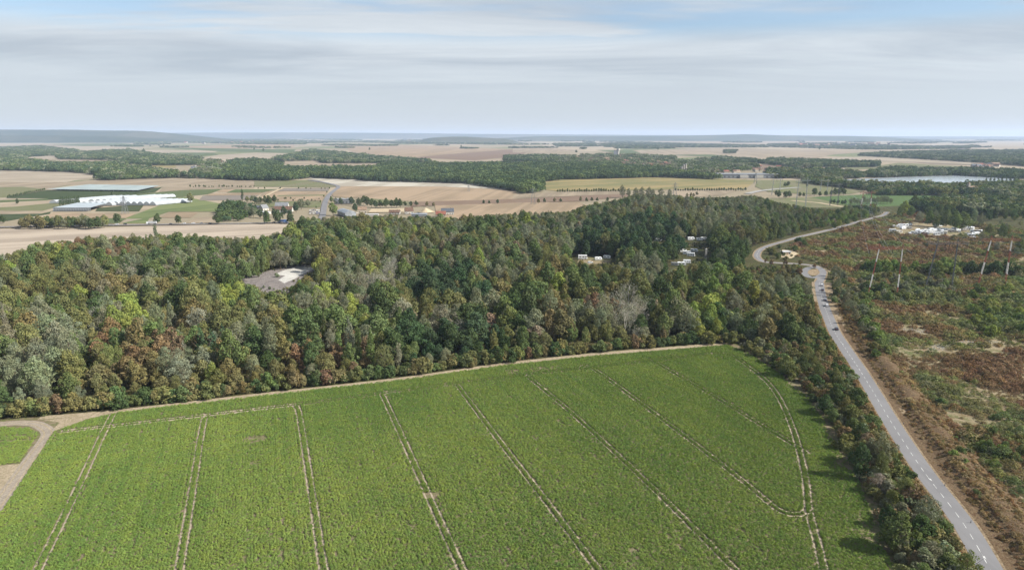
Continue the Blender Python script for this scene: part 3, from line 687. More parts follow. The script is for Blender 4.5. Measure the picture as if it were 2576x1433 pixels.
def crop():
    ms = []
    for v in range(5):
        r = random.Random(v); lb = [(r.uniform(-.26, .26), r.uniform(-.5, .5), 0.22+r.uniform(-.05, .08), r.uniform(.24, .34), r.uniform(.28, .40), r.uniform(.24, .34)) for _ in range(6)]
        ms.append(cards_mesh('crop_tuft', lb, 56, 0.27, v, tilt=0.5, zmin=-.1, aspect=.6, mat='crop_leaf'))
    rot = -math.atan2(643/1717.0, 1.0)*-1
    P, T, S = [], [], []
    for poly, seed in ((CROP, 1), (LEFTCROP, 2)):
        X, Y, A, B = crop_points(poly, 0.88, rot)
        keep = np.ones(X.size, bool); d = np.full(X.shape, 99.0)
        if seed == 1:
            for w in WHEELS: d = np.minimum(d, near_line(X, Y, w))
            keep &= d > 0.95 + 0.05*RNG.standard_normal(X.size)
            cx, cy = GN(1083, 1247); keep &= ~((np.abs(X-cx+.4) < 2.1+.5*RNG.random(X.size)) & (np.abs(Y-cy) < 2.0+.6*RNG.random(X.size)))
            cx, cy = GN(1102, 1241); keep &= ~((np.abs(X-cx) < .9) & (np.abs(Y-cy) < 1.8))
            bd = near_line(X, Y, EDGE); keep &= bd > 1.2 + 3.2*RNG.random(X.size)*np.clip(.5+vnoise(X, Y, 40, 3), 0, 1)
            sh = near_line(X, Y, [GN(*p) for p in [(1880,886),(1960,940),(2030,992),(2062,1040),(2100,1110),(2140,1170),(2172,1240),(2200,1320),(2235,1400),(2262,1470)]])
            keep &= sh > 5*np.clip(vnoise(X, Y, 14, 5)+.1, 0, 1)*RNG.random(X.size)*2
            for (bu, bv, br) in ((640, 1104, 3.0), (642, 1166, 1.5), (655, 1100, 1.6)):
                cx, cy = GN(bu, bv); keep &= ~((np.hypot((X-cx)/1.5, Y-cy) < br*(1+.35*vnoise(X, Y, 2.5, 12))) & (RNG.random(X.size) < .8))
            keep &= near_line(X, Y, HEAD[0]) > .95; keep &= near_line(X, Y, HEAD[1]) > .95
            hp = near_line(X, Y, [GN(1270, 938), GN(1420, 925)]); keep &= ~((hp < 4) & (RNG.random(X.size) < .55) & (vnoise(X, Y, 5, 9) > -.05))
        else:
            for q in ((1100,), (1106,), (1112,)):
                keep &= near_line(X, Y, [GN(-200, q[0]+3), GN(95, q[0]-6)]) > .45
        streak = np.array([noise.noise((a/1.1, b/11.0, 2.0)) for a, b in zip(A, B)]); thin = np.clip(vnoise(X, Y, 60, 4)+.35, 0, 1)
        keep &= ~((streak > .40) & (RNG.random(X.size) < .75*thin))
        X, Y, A, B, streak, d = X[keep], Y[keep], A[keep], B[keep], streak[keep], d[keep]
        rowv = np.array([noise.noise((a/2.4, b/60.0, 5.0)) for a, b in zip(A, B)])
        big = vnoise(X, Y, 55, 6)*.55 + vnoise(X, Y, 16, 7)*.35 + rowv*.45 + RNG.normal(0, .12, X.size) - .35*np.clip(streak, 0, 1)
        t = np.clip(.5 + big*.9, 0, 1)[:, None]
        tint = np.array((.110, .184, .048))*(1-t) + np.array((.190, .256, .066))*t
        sc = (0.85 + .25*RNG.random(X.size))*np.clip(d/1.3, .7, 1)
        P.append(np.stack([X, Y, np.full(X.size, ZG)], 1)); T.append(tint); S.append(np.stack([sc, sc, sc*(.85+.6*RNG.random(X.size))], 1))
    # close-set small plants between and beside the wheel tracks
    FX, FY = [], []
    for t in TRAMG:
        for (x1, y1), (x2, y2) in zip(t[:-1], t[1:]):
            l = math.hypot(x2-x1, y2-y1); q = int(l*4.2/.20); a = RNG.random(q); w = RNG.uniform(-2.1, 2.1, q)
            FX += list(x1+(x2-x1)*a+(y2-y1)/l*w); FY += list(y1+(y2-y1)*a-(x2-x1)/l*w)
    X, Y = np.array(FX), np.array(FY); gp = npoly(CROP); px, py = PX(X, Y, ZG); k = inpoly(X, Y, gp) & (px > -60) & (px < 2640) & (py < 1500); X, Y = X[k], Y[k]
    d = np.full(X.shape, 99.0)
    for w in WHEELS: d = np.minimum(d, near_line(X, Y, w))
    for h_ in HEAD: d = np.where(near_line(X, Y, h_) < .8, 0, d)
    wear = np.clip(vnoise(X, Y, 9, 8)+.2, 0, .3); cx, cy = GN(1083, 1247)
    k = (d > .30 + wear*.6 + .10*RNG.standard_normal(d.size)) & (d < 1.15) & ~((np.abs(X-cx) < 2.6) & (np.abs(Y-cy) < 2.2)); X, Y = X[k], Y[k]; t = np.clip(.42 + vnoise(X, Y, 55, 6)*.5 + RNG.normal(0, .2, X.size), 0, 1)[:, None]
    P.append(np.stack([X, Y, np.full(X.size, ZG)], 1)); T.append(np.array((.110, .184, .048))*(1-t) + np.array((.190, .256, .066))*t); q = RNG.uniform(.36, .55, X.size); S.append(np.stack([q, q, q*2.3], 1))
    P, T, S = np.concatenate(P), np.concatenate(T), np.concatenate(S); n = len(P)
    scatter('crop_plants', P, rot + RNG.normal(0, .25, n) + math.pi*RNG.integers(0, 2, n), S, RNG.integers(0, 5, n), T, ms, 'dense low green crop covering the whole foreground field')
    print('crop', n)
crop()

# ------------------------------------------------------------------ woodland
R_WOOD = [(-300,705),(0,645),(60,622),(150,603),(250,592),(330,594),(400,588),(500,590),(560,594),(640,600),(720,580),(738,554),(800,547),(900,542),(1000,540),(1100,547),(1200,542),(1300,535),(1430,530),(1470,517),(1560,500),(1600,486),(1700,490),(1760,496),(1850,494),(1900,491),(1945,505),(2040,522),(2100,526),(2140,516),(2200,512),(2222,530),(2190,543),(2100,568),(2014,588),(1935,611),(1884,628),(1872,652),(1892,682),(1960,684),(2010,684),(2030,700),(2044,725),(2050,770),(2060,800),(2085,850),(2120,910),(2168,980),(2218,1060),(2290,1178),(2385,1315),(2450,1425),(2580,1640),(2345,1660),(2268,1490),(2222,1370),(2182,1250),(2155,1190),(2110,1115),(2065,1035),(2020,985),(1950,930),(1880,884),(1835,864),(1700,871),(1500,887),(1260,914),(1000,950),(626,992),(300,1029),(0,1055),(-300,1070)]
FRONT = [GN(*p) for p in [(-300,1070),(0,1055),(300,1029),(626,992),(1000,950),(1260,914),(1500,887),(1700,871),(1835,864)]]
KEEP = [[(588,702),(640,688),(700,671),(760,665),(790,665),(786,673),(748,698),(716,722),(690,722),(640,712)],
        [(1444,634),(1478,630),(1502,638),(1502,665),(1450,664)], [(1500,637),(1540,637),(1540,658),(1500,660)], [(1724,590),(1778,590),(1778,608),(1724,608)],
        [(1640,594),(1672,594),(1672,610),(1640,610)], [(1710,624),(1752,622),(1756,648),(1710,650)], [(1684,652),(1732,648),(1736,675),(1684,675)], [(1766,624),(1786,624),(1786,652),(1766,652)]]
# kind, colour and where they gather: centre, radii (frame units), strength
SPOTS = [
 ((590,772), (34,24), 'broadleaf_tree', 'yellow green', .9), ((335,815), (36,34), 'broadleaf_tree', 'yellow green', .7), ((825,775), (30,24), 'broadleaf_tree', 'yellow green', .8),
 ((1830,735), (46,34), 'broadleaf_tree', 'bright green', .8), ((1770,815), (45,30), 'broadleaf_tree', 'yellow green', .5), ((735,700), (60,30), 'broadleaf_tree', 'yellow green', .35),
 ((945,715), (26,16), 'pale_bare_tree', 'pale silvery', .9), ((1000,695), (30,26), 'pale_bare_tree', 'pale silvery', .9), ((1585,800), (46,34), 'pale_bare_tree', 'pale silvery', .8), ((600,850), (60,26), 'willow_tree', 'grey green', .6), ((460,850), (60,30), 'willow_tree', 'pale silvery', .22), ((960,815), (46,26), 'willow_tree', 'pale silvery', .3),
 ((250,628), (110,22), 'russet_tree', 'rust brown', 0.46), ((790,890), (80,26), 'russet_tree', 'rust brown', 0.37), ((340,900), (90,40), 'russet_tree', 'rust brown', 0.34), ((360,960), (140,45), 'russet_tree', 'brown olive', .55), ((620,920), (120,45), 'russet_tree', 'brown olive', .45),
 ((880,880), (40,50), 'russet_tree', 'rust brown', 0.25), ((1480,790), (110,24), 'russet_tree', 'rust brown', 0.31), ((1560,770), (120,40), 'russet_tree', 'brown olive', .3), ((1880,770), (70,40), 'russet_tree', 'brown olive', .5), ((1960,850), (90,60), 'russet_tree', 'brown olive', .45), ((1320,730), (90,40), 'russet_tree', 'brown olive', .35),
 ((1140,740), (90,50), 'broadleaf_tree', 'deep green', .8), ((1270,800), (80,50), 'broadleaf_tree', 'dark green', .7), ((1130,880), (100,50), 'broadleaf_tree', 'deep green', .5), ((560,720), (80,30), 'broadleaf_tree', 'dark green', .5), ((120,765), (70,26), 'conifer_tree', 'deep green', .45), ((700,865), (70,24), 'conifer_tree', 'deep green', .5), ((573,630), (16,12), 'conifer_tree', 'deep green', .9),
 ((1600,600), (140,40), 'broadleaf_tree', 'deep green', .7), ((1750,640), (150,40), 'broadleaf_tree', 'dark green', .7), ((2010,690), (50,60), 'willow_tree', 'grey green', .8), ((2010,760), (45,70), 'willow_tree', 'grey green', .6), ((1780,540), (200,34), 'willow_tree', 'grey green', .6), ((1400,580), (140,30), 'willow_tree', 'grey green', .55), ((1650,500), (80,20), 'willow_tree', 'grey green', .8),
 ((90,960), (70,50), 'willow_tree', 'grey green', .9), ((180,850), (110,50), 'willow_tree', 'grey green', .5), ((1110,860), (60,50), 'willow_tree', 'grey green', .5), ((1620,700), (60,30), 'willow_tree', 'grey green', .5), ((870,730), (70,40), 'willow_tree', 'grey green', .55), ((1950,560), (90,30), 'broadleaf_tree', 'mid green', .6), ((2160,540), (70,20), 'broadleaf_tree', 'bright green', .75)]
def woodland():
    gp = npoly(R_WOOD); xs = [p[0] for p in gp]; ys = [p[1] for p in gp]; st = 7.9
    A, B = np.meshgrid(np.arange(min(xs), max(xs), st), np.arange(min(ys), max(ys)+60, st)); X = A.ravel() + RNG.uniform(-.42, .42, A.size)*st; Y = B.ravel() + RNG.uniform(-.42, .42, A.size)*st
    px, py = PX(X, Y, ZG); ok = inpoly(px, py, R_WOOD) & (px > -160) & (px < 2700) & (py < 1560); X, Y, px, py = X[ok], Y[ok], px[ok], py[ok]
    dF = near_line(X, Y, FRONT); dR = near_line(X, Y, ROAD); dR2 = near_line(X, Y, ROAD2); cl = vnoise(X, Y, 60, 21); cl2 = vnoise(X, Y, 38, 22)
    out = []
    for i in range(len(X)):
        x, y, u, v = X[i], Y[i], px[i], py[i]
        if dR[i] < 5.5 or dR2[i] < 6.5: continue
        kind = tint = None; hedge = u > 1850 and v > 872
        for c, r, k, t, p in SPOTS:
            q = ((u-c[0])/r[0])**2 + ((v-20-c[1])/r[1])**2
            if q < 1.6 and random.random() < p*math.exp(-max(0, q-.6)): kind, tint = k, t; break
        if kind is None:
            q = random.random()
            if q < .45:
                kind = 'broadleaf_tree'; z = cl[i] + random.gauss(0, .25)
                tint = 'dark green' if z < -.22 else 'mid green' if z < .12 else 'olive green' if z < .42 else 'brown olive'
                if random.random() < .045: tint = 'yellow green'
            elif q < .80: kind = 'willow_tree'; tint = 'grey green' if cl2[i] + random.gauss(0, .2) > -.1 else 'olive green'
            elif q < .90: kind = 'russet_tree'; tint = random.choice(['brown olive', 'olive green', 'brown olive', 'olive green', 'tan pink', 'mid green'])
            elif q < .948: kind = 'poplar_tree'; tint = random.choice(['olive green', 'mid green', 'grey green'])
            elif q < .965: kind = 'conifer_tree'; tint = 'deep green'
            elif q < .975: kind = 'pale_bare_tree'; tint = 'pale silvery'
            else: kind = 'shrub'; tint = random.choice(['olive green', 'mid green'])
        s = min(1.5, max(.45, random.lognormvariate(-.04, .27)))
        if kind == 'poplar_tree': s *= .68
        if hedge:
            e = min(1, near_line(np.array([x]), np.array([y]), ROAD)[0]/22)
            if kind in ('poplar_tree', 'conifer_tree'): kind, tint = 'shrub', 'olive green'
            if random.random() < .5: kind = 'shrub'; tint = random.choice(['olive green', 'mid green', 'brown olive', 'rust brown', 'dark green', 'olive green'])
            s = random.uniform(.45, .72) if kind != 'shrub' else random.uniform(.75, 1.4)
        elif dF[i] < 7: kind = 'shrub'; tint = random.choice(['olive green', 'brown olive', 'mid green', 'dark green', 'dark green', 'brown olive']); s = random.uniform(.9, 1.6)
        elif dF[i] < 18: s *= .72
        if u > 1930 and v < 600: s *= .55
        lb = LIB[kind]; h = lb['h']*s; r = lb['r']*s
        tu, tv = PX([x, x-r*.75, x+r*.75], [y, y, y], [ZG+h*.95, ZG+h*.7, ZG+h*.7])
        if not inpoly(tu, tv, R_WOOD).all():
            if hedge or kind != 'shrub':
                kind = 'shrub'; s = random.uniform(.6, 1.0); h, r = 5*s, 3*s
                tu, tv = PX([x, x-r*.7, x+r*.7], [y]*3, [ZG+h*.95, ZG+h*.6, ZG+h*.6])
                if tint in ('pale silvery', 'grey green', 'deep green'): tint = 'olive green'
                if not inpoly(tu, tv, R_WOOD).all(): continue
            else: continue
        su, sv = PX([x, x-r, x+r, x, x-r*.8, x+r*.8, x-r*.9, x+r*.9, x-r*.5, x+r*.5], [y]*10, [ZG+h*.98, ZG+h*.55, ZG+h*.55, ZG+h*.4, ZG+h*.8, ZG+h*.8, ZG+h*.3, ZG+h*.3, ZG+h*.93, ZG+h*.93])
        if any(inpoly(su, sv, k).any() for k in KEEP):
            s *= .35; kind = 'shrub'; h, r = 5*s, 3*s; su, sv = PX([x, x-r, x+r], [y]*3, [ZG+h, ZG+h*.6, ZG+h*.6])
            if any(inpoly(su, sv, k).any() for k in KEEP): continue
            if tint in ('pale silvery', 'deep green'): tint = 'olive green'
        zone = 'hedge' if hedge else 'front' if dF[i] < 16 else 'wood'
        out.append((kind, tint, x, y, s, u, v, zone))
    return out
TREES = woodland()
def add(kind, tint, u, v, s, zone, n=1):
    x, y = GN(u, v); TREES.append((kind, tint, x, y, s, u, v, zone))
def hedge_rows():
    l = [Vector(p) for p in smooth(FRONT, 8)]; d = 0.0
    for a, b in zip(l[:-1], l[1:]):
        t = (b-a).normalized(); n = Vector((-t.y, t.x)); n = n if n.y > 0 else -n; L_ = (b-a).length
        while d < L_:
            p = a + t*d + n*random.uniform(2.2, 3.8); u, v = PX(p.x, p.y, ZG)
            if -40 < u < 2600: TREES.append(('shrub', random.choice(['olive green', 'brown olive', 'dark green', 'olive green', 'mid green', 'dark green', 'dark green', 'rust brown' if random.random() < .4 else 'brown olive']), p.x, p.y, random.uniform(.8, 1.5), float(u), float(v), 'front'))
            d += random.uniform(2.6, 4.2)
        d -= L_
    gp = npoly([(1850,872),(1900,880),(2000,800),(2055,800),(2085,850),(2120,910),(2168,985),(2215,1062),(2288,1182),(2380,1318),(2450,1440),(2530,1580),(2345,1600),(2275,1490),(2230,1370),(2190,1250),(2165,1190),(2118,1115),(2072,1035),(2025,985),(1955,930)])
    xs = [p[0] for p in gp]; ys = [p[1] for p in gp]; y = min(ys)
    while y < max(ys):
        x = min(xs)
        while x < max(xs):
            X, Y = x+random.uniform(-2, 2), y+random.uniform(-2, 2); x += 4.6
            if not inpoly([X], [Y], gp)[0] or near_line(np.array([X]), np.array([Y]), ROAD)[0] < 7.5: continue
            u, v = PX(X, Y, ZG); TREES.append(('shrub', random.choice(['olive green', 'mid green', 'brown olive', 'dark green', 'olive green', 'grey green', 'rust brown']), X, Y, random.uniform(.6, 1.25), float(u), float(v), 'hedge'))
        y += 4.6
hedge_rows()
# remarkable trees, one by one
for u, v, s in ((905,925,.85),(935,930,1.0),(683,905,.7),(1205,640,.7),(1290,600,.75),(1068,700,.6),(1582,625,.7),(1672,668,.72),(392,598,.7),(1030,670,.55),(1260,640,.6)): add('poplar_tree', 'mid green' if v > 880 else 'dark green', u, v, s, 'wood')
add('willow_tree', 'grey green', 2213, 1186, .95, 'hedge'); add('willow_tree', 'pale silvery', 2208, 1240, .55, 'hedge'); add('willow_tree', 'olive green', 2275, 1268, .66, 'hedge')
add('broadleaf_tree', 'mid green', 2250, 1388, .85, 'hedge'); add('willow_tree', 'grey green', 2325, 1345, .75, 'hedge'); add('willow_tree', 'olive green', 2425, 1478, .7, 'hedge'); add('broadleaf_tree', 'dark green', 2160, 1120, .55, 'hedge'); add('russet_tree', 'rust brown', 2305, 1430, .5, 'hedge')
add('shrub', 'grey green', 698, 697, .75, 'clearing')
for k in range(60):
    e = [(575,703),(620,695),(660,686),(700,674),(745,667),(800,664),(790,674),(755,698),(728,728),(690,738),(640,728),(590,712)]; i_ = random.randrange(12); t_ = random.random(); a_, b_ = e[i_], e[(i_+1) % 12]
    add('shrub', random.choice(['olive green', 'brown olive', 'mid green', 'straw yellow']), a_[0]+(b_[0]-a_[0])*t_+random.gauss(0, 5), a_[1]+(b_[1]-a_[1])*t_+random.gauss(0, 2), random.uniform(.18, .45), 'margin')
# heath: single trees and tall shrubs
HS = [('shrub','bright green',u,v,s*1.5) for u, v, s in ((2180,680,1.3),(2200,684,1.4),(2225,686,1.5),(2248,682,1.3),(2318,688,1.2),(2338,690,1.3),(2358,692,1.4),(2380,690,1.5),(2375,672,1.4),(2402,692,1.2),(2270,688,1.0),(2300,684,1.1))]
HS += [('shrub','dark green',u,v,s*1.5) for u, v, s in ((2440,690,1.6),(2470,692,1.5),(2500,694,1.6),(2530,690,1.6),(2560,695,1.5),(2420,684,1.4),(2190,690,1.5),(2345,696,1.4))]
HS += [('shrub', random.choice(['grey green','mid green','olive green','grey green']), random.uniform(2095,2420), random.uniform(702,762), random.uniform(.7,1.6)) for _ in range(110)]
HS += [('shrub', random.choice(['yellow green','bright green','mid green']), random.uniform(2440,2620), random.uniform(735,850), random.uniform(.7,1.5)) for _ in range(60)]
HS += [('willow_tree','grey green',u,v,s) for u, v, s in ((2118,716,.7),(2108,738,.72),(2130,748,.6),(2128,772,.75),(2146,792,.7),(2112,702,.7),(2098,696,.6),(2132,785,.6),(2152,815,.55),(2166,838,.5))]
HS += [('shrub', random.choice(['mid green','olive green','grey green','bright green']), 2118+(v-720)*.43+random.uniform(0,50), v, random.uniform(.8,1.4)) for v in np.linspace(720,900,30)]
HS += [('shrub','pale silvery',2195,842,.9),('shrub','bright green',2212,858,1.2),('shrub','mid green',2365,1018,.8),('shrub','bright green',2440,1112,.75),('shrub','mid green',2490,1135,.9),('shrub','bright green',2468,1128,.8),('shrub','mid green',2520,1150,.9)]
HS += [('shrub', random.choice(['mid green','bright green','olive green']), random.uniform(2395,2640), random.uniform(1080,1180), random.uniform(.4,.8)) for _ in range(34)]
HS += [('russet_tree', t, u, v, s) for u, v, s, t in ((1940,668,.42,'rust brown'),(1975,666,.45,'rust brown'),(2012,668,.42,'brown olive'),(2048,674,.35,'rust brown'),(1925,661,.3,'rust brown'))]
HS += [('shrub', t, u, v, s) for u, v, s, t in ((1945,640,1.2,'olive green'),(1958,650,1.0,'mid green'),(1935,632,1.0,'olive green'),(1975,655,.9,'brown olive'),(2010,612,1.4,'dark green'),(2025,620,1.2,'mid green'),(2000,632,1.1,'dark green'),(1960,625,.9,'dark green'))]
HS += [('shrub', random.choice(['brown olive', 'rust brown', 'olive green', 'mid green', 'grey green']), random.uniform(1890, 2015), random.uniform(674, 692), random.uniform(.5, .95)) for _ in range(46)]
HS += [('shrub', random.choice(['brown olive', 'olive green', 'mid green']), random.uniform(1922, 1996), random.uniform(626, 654), random.uniform(.35, .8)) for _ in range(16)]
# big trees round the caravans and the far end of the road
HS += [(k, {'deep green': 'mid green', 'dark green': 'mid green'}.get(t, t), u, v, s*1.22) for k, t, u, v, s in (
 ('broadleaf_tree','yellow green',2275,540,1.0),('broadleaf_tree','bright green',2290,548,.8),('broadleaf_tree','dark green',2262,548,.8),('broadleaf_tree','dark green',2335,570,1.0),('willow_tree','grey green',2310,562,.8),('willow_tree','grey green',2350,560,.95),
 ('broadleaf_tree','deep green',2378,576,1.15),('broadleaf_tree','deep green',2400,582,1.15),('broadleaf_tree','mid green',2422,580,1.2),('willow_tree','grey green',2450,565,1.2),('willow_tree','grey green',2465,572,1.0),('broadleaf_tree','dark green',2360,572,.9),
 ('broadleaf_tree','dark green',2300,520,1.0),('willow_tree','grey green',2470,610,.6),('willow_tree','olive green',2395,612,.55),('broadleaf_tree','mid green',2520,600,.8),('broadleaf_tree','olive green',2490,590,.7),('broadleaf_tree','dark green',2565,640,.8),
 ('willow_tree','grey green',2135,535,.8),('willow_tree','grey green',2120,550,.7),('broadleaf_tree','olive green',2200,545,.9),('broadleaf_tree','bright green',2175,552,.75),('broadleaf_tree','bright green',2150,562,.65),('broadleaf_tree','mid green',2130,567,.55),('broadleaf_tree','yellow green',2110,572,.5),('broadleaf_tree','mid green',2098,576,.5))]
HS += [('broadleaf_tree', random.choice(['dark green','deep green','mid green']), random.uniform(2330,2640), random.uniform(525,556), random.uniform(.6,1.0)) for _ in range(70)]
HS += [('willow_tree', random.choice(['grey green','olive green']), random.uniform(2480,2640), random.uniform(555,660), random.uniform(.4,.75)) for _ in range(40)]
HS += [('shrub', random.choice(['olive green','dark green','brown olive']), random.uniform(2240,2480), random.uniform(600,640), random.uniform(.4,.8)) for _ in range(30)]
for k, t, u, v, s in HS: add(k, t, u, v, s, 'caravan' if v < 612 and u > 2235 else 'roundabout' if u < 2080 and v < 700 else 'heath')

PHRASE = {'hedge': 'in the strip between crop field and road', 'front': 'at the woodland edge facing the crop field', 'wood': 'inside the woodland', 'clearing': 'standing alone in the gravel clearing', 'margin': 'fringing the gravel clearing',
          'heath': 'on the heath beyond the road', 'caravan': 'beside the caravan park', 'roundabout': 'beside the roundabout'}
WORDS = {'broadleaf_tree': 'round tree', 'willow_tree': 'feathery tree', 'russet_tree': 'bushy tree', 'poplar_tree': 'columnar poplar', 'conifer_tree': 'pointed conifer', 'shrub': 'shrub', 'pale_bare_tree': 'half-bare tree'}
def sub_zone(zone, u, v):
    """which stretch of the woodland a tree stands in, told by things one can find"""
    if zone == 'wood':
        if abs(u-690) < 150 and 640 < v < 760: return 'around the gravel clearing'
        if u > 1850: return 'in the woodland by the road bend'
        if 1420 < u and 590 < v < 690: return 'around the woodland campers'
        if v < 640: return 'on the far woodland edge' + (' below the plough' if u < 760 else ' below the hamlet' if u < 1200 else '')
        if v < 760: return 'in mid woodland' + (' left of the clearing' if u < 540 else ' right of the clearing')
        return 'in the near woodland' + (' above the track' if u < 420 else ' above mid field' if u < 1300 else ' above the field corner')
    if zone == 'front': return 'edging the woodland' + (' by the track' if u < 420 else ' along mid field' if u < 1300 else ' near the road')
    if zone == 'hedge': return 'between crop and road' + (' near the woods' if v < 1000 else ' halfway along' if v < 1220 else ' at the near end')
    if zone == 'heath': return 'on the heath' + (' behind the red pylons' if 664 < v < 698 else ' by the roadside' if u < 2230 else ' below the pylons' if v < 900 else ' near slope')
    return PHRASE[zone]
def tall(kind, s): return 'large' if s > (1.1 if kind != 'shrub' else 1.2) else 'small' if s < (.75 if kind != 'shrub' else .8) else 'middling'
def plant_trees():
    by = {}
    for t in TREES: by.setdefault(t[0], []).append(t)
    rest = []; nobj = 0
    for kind, ts in by.items():
        def big(t):
            inside = 0 <= t[5] <= 2576 and t[6] < 1480
            return (1 if inside else 0, LIB[kind]['h']*t[4]/math.hypot(t[2], t[3]) * (1.5 if t[7] not in ('wood',) else 1))
        ts.sort(key=big, reverse=True)
        for i, (k, tint, x, y, s, u, v, zone) in enumerate(ts):
            if i >= 300 or not (-10 <= u <= 2590): rest.append((k, tint, x, y, s)); continue
            c = np.array(TINTS[tint])*(1+.28*(random.random()-.5)); c = c*(1+.16*(np.random.default_rng(i).random(3)-.5))
            vv = random.randrange(len(LIB[k]['near'])); cm, tm = LIB[k]['near'][vv]; a = random.uniform(0, 6.28)
            q_ = random.uniform(.8, 1.2); sz = (s*q_*random.uniform(.88, 1.14), s*q_*random.uniform(.88, 1.14), s*random.uniform(.85, 1.12)/q_**.4)
            lab = '%s %s %s %s' % (tall(k, s), tint, WORDS[k], sub_zone(zone, u, v)); lab = lab.replace('brown olive', 'brownish olive').replace('grey green', 'grey-green')
            root = tag(empty(k, (x, y, ZG), a, sz), ' '.join(lab.split()), 'shrub' if k == 'shrub' else 'tree', '%s %ss %s' % (tint, k.replace('_', ' '), sub_zone(zone, u, v)))
            o = put('crown', cm, root); o['tint'] = [float(q) for q in c]; put('trunk', tm, root); nobj += 1
    P = np.array([(t[2], t[3], ZG) for t in rest]); n = len(rest); order = ['broadleaf_tree', 'willow_tree', 'russet_tree', 'poplar_tree', 'conifer_tree', 'shrub', 'pale_bare_tree']
    ms, first = [], {}
    for k in order: first[k] = len(ms); ms += [a for a, b in LIB[k]['near']]
    idx = [first[t[0]] + random.randrange(len(LIB[t[0]]['near'])) for t in rest]
    T = np.array([TINTS[t[1]] for t in rest])*(1+.28*(RNG.random((n, 1))-.5))*(1+.16*(RNG.random((n, 3))-.5))
    S = np.array([[t[4]]*3 for t in rest])*np.stack([.75+.5*RNG.random(n), .75+.5*RNG.random(n), .85+.3*RNG.random(n)], 1)
    scatter('woodland', P, RNG.random(n)*6.28, S, idx, T, ms, 'the rest of the mixed woodland, crowns merging into one mass')
    print('trees', nobj, 'massed', n)
plant_trees()

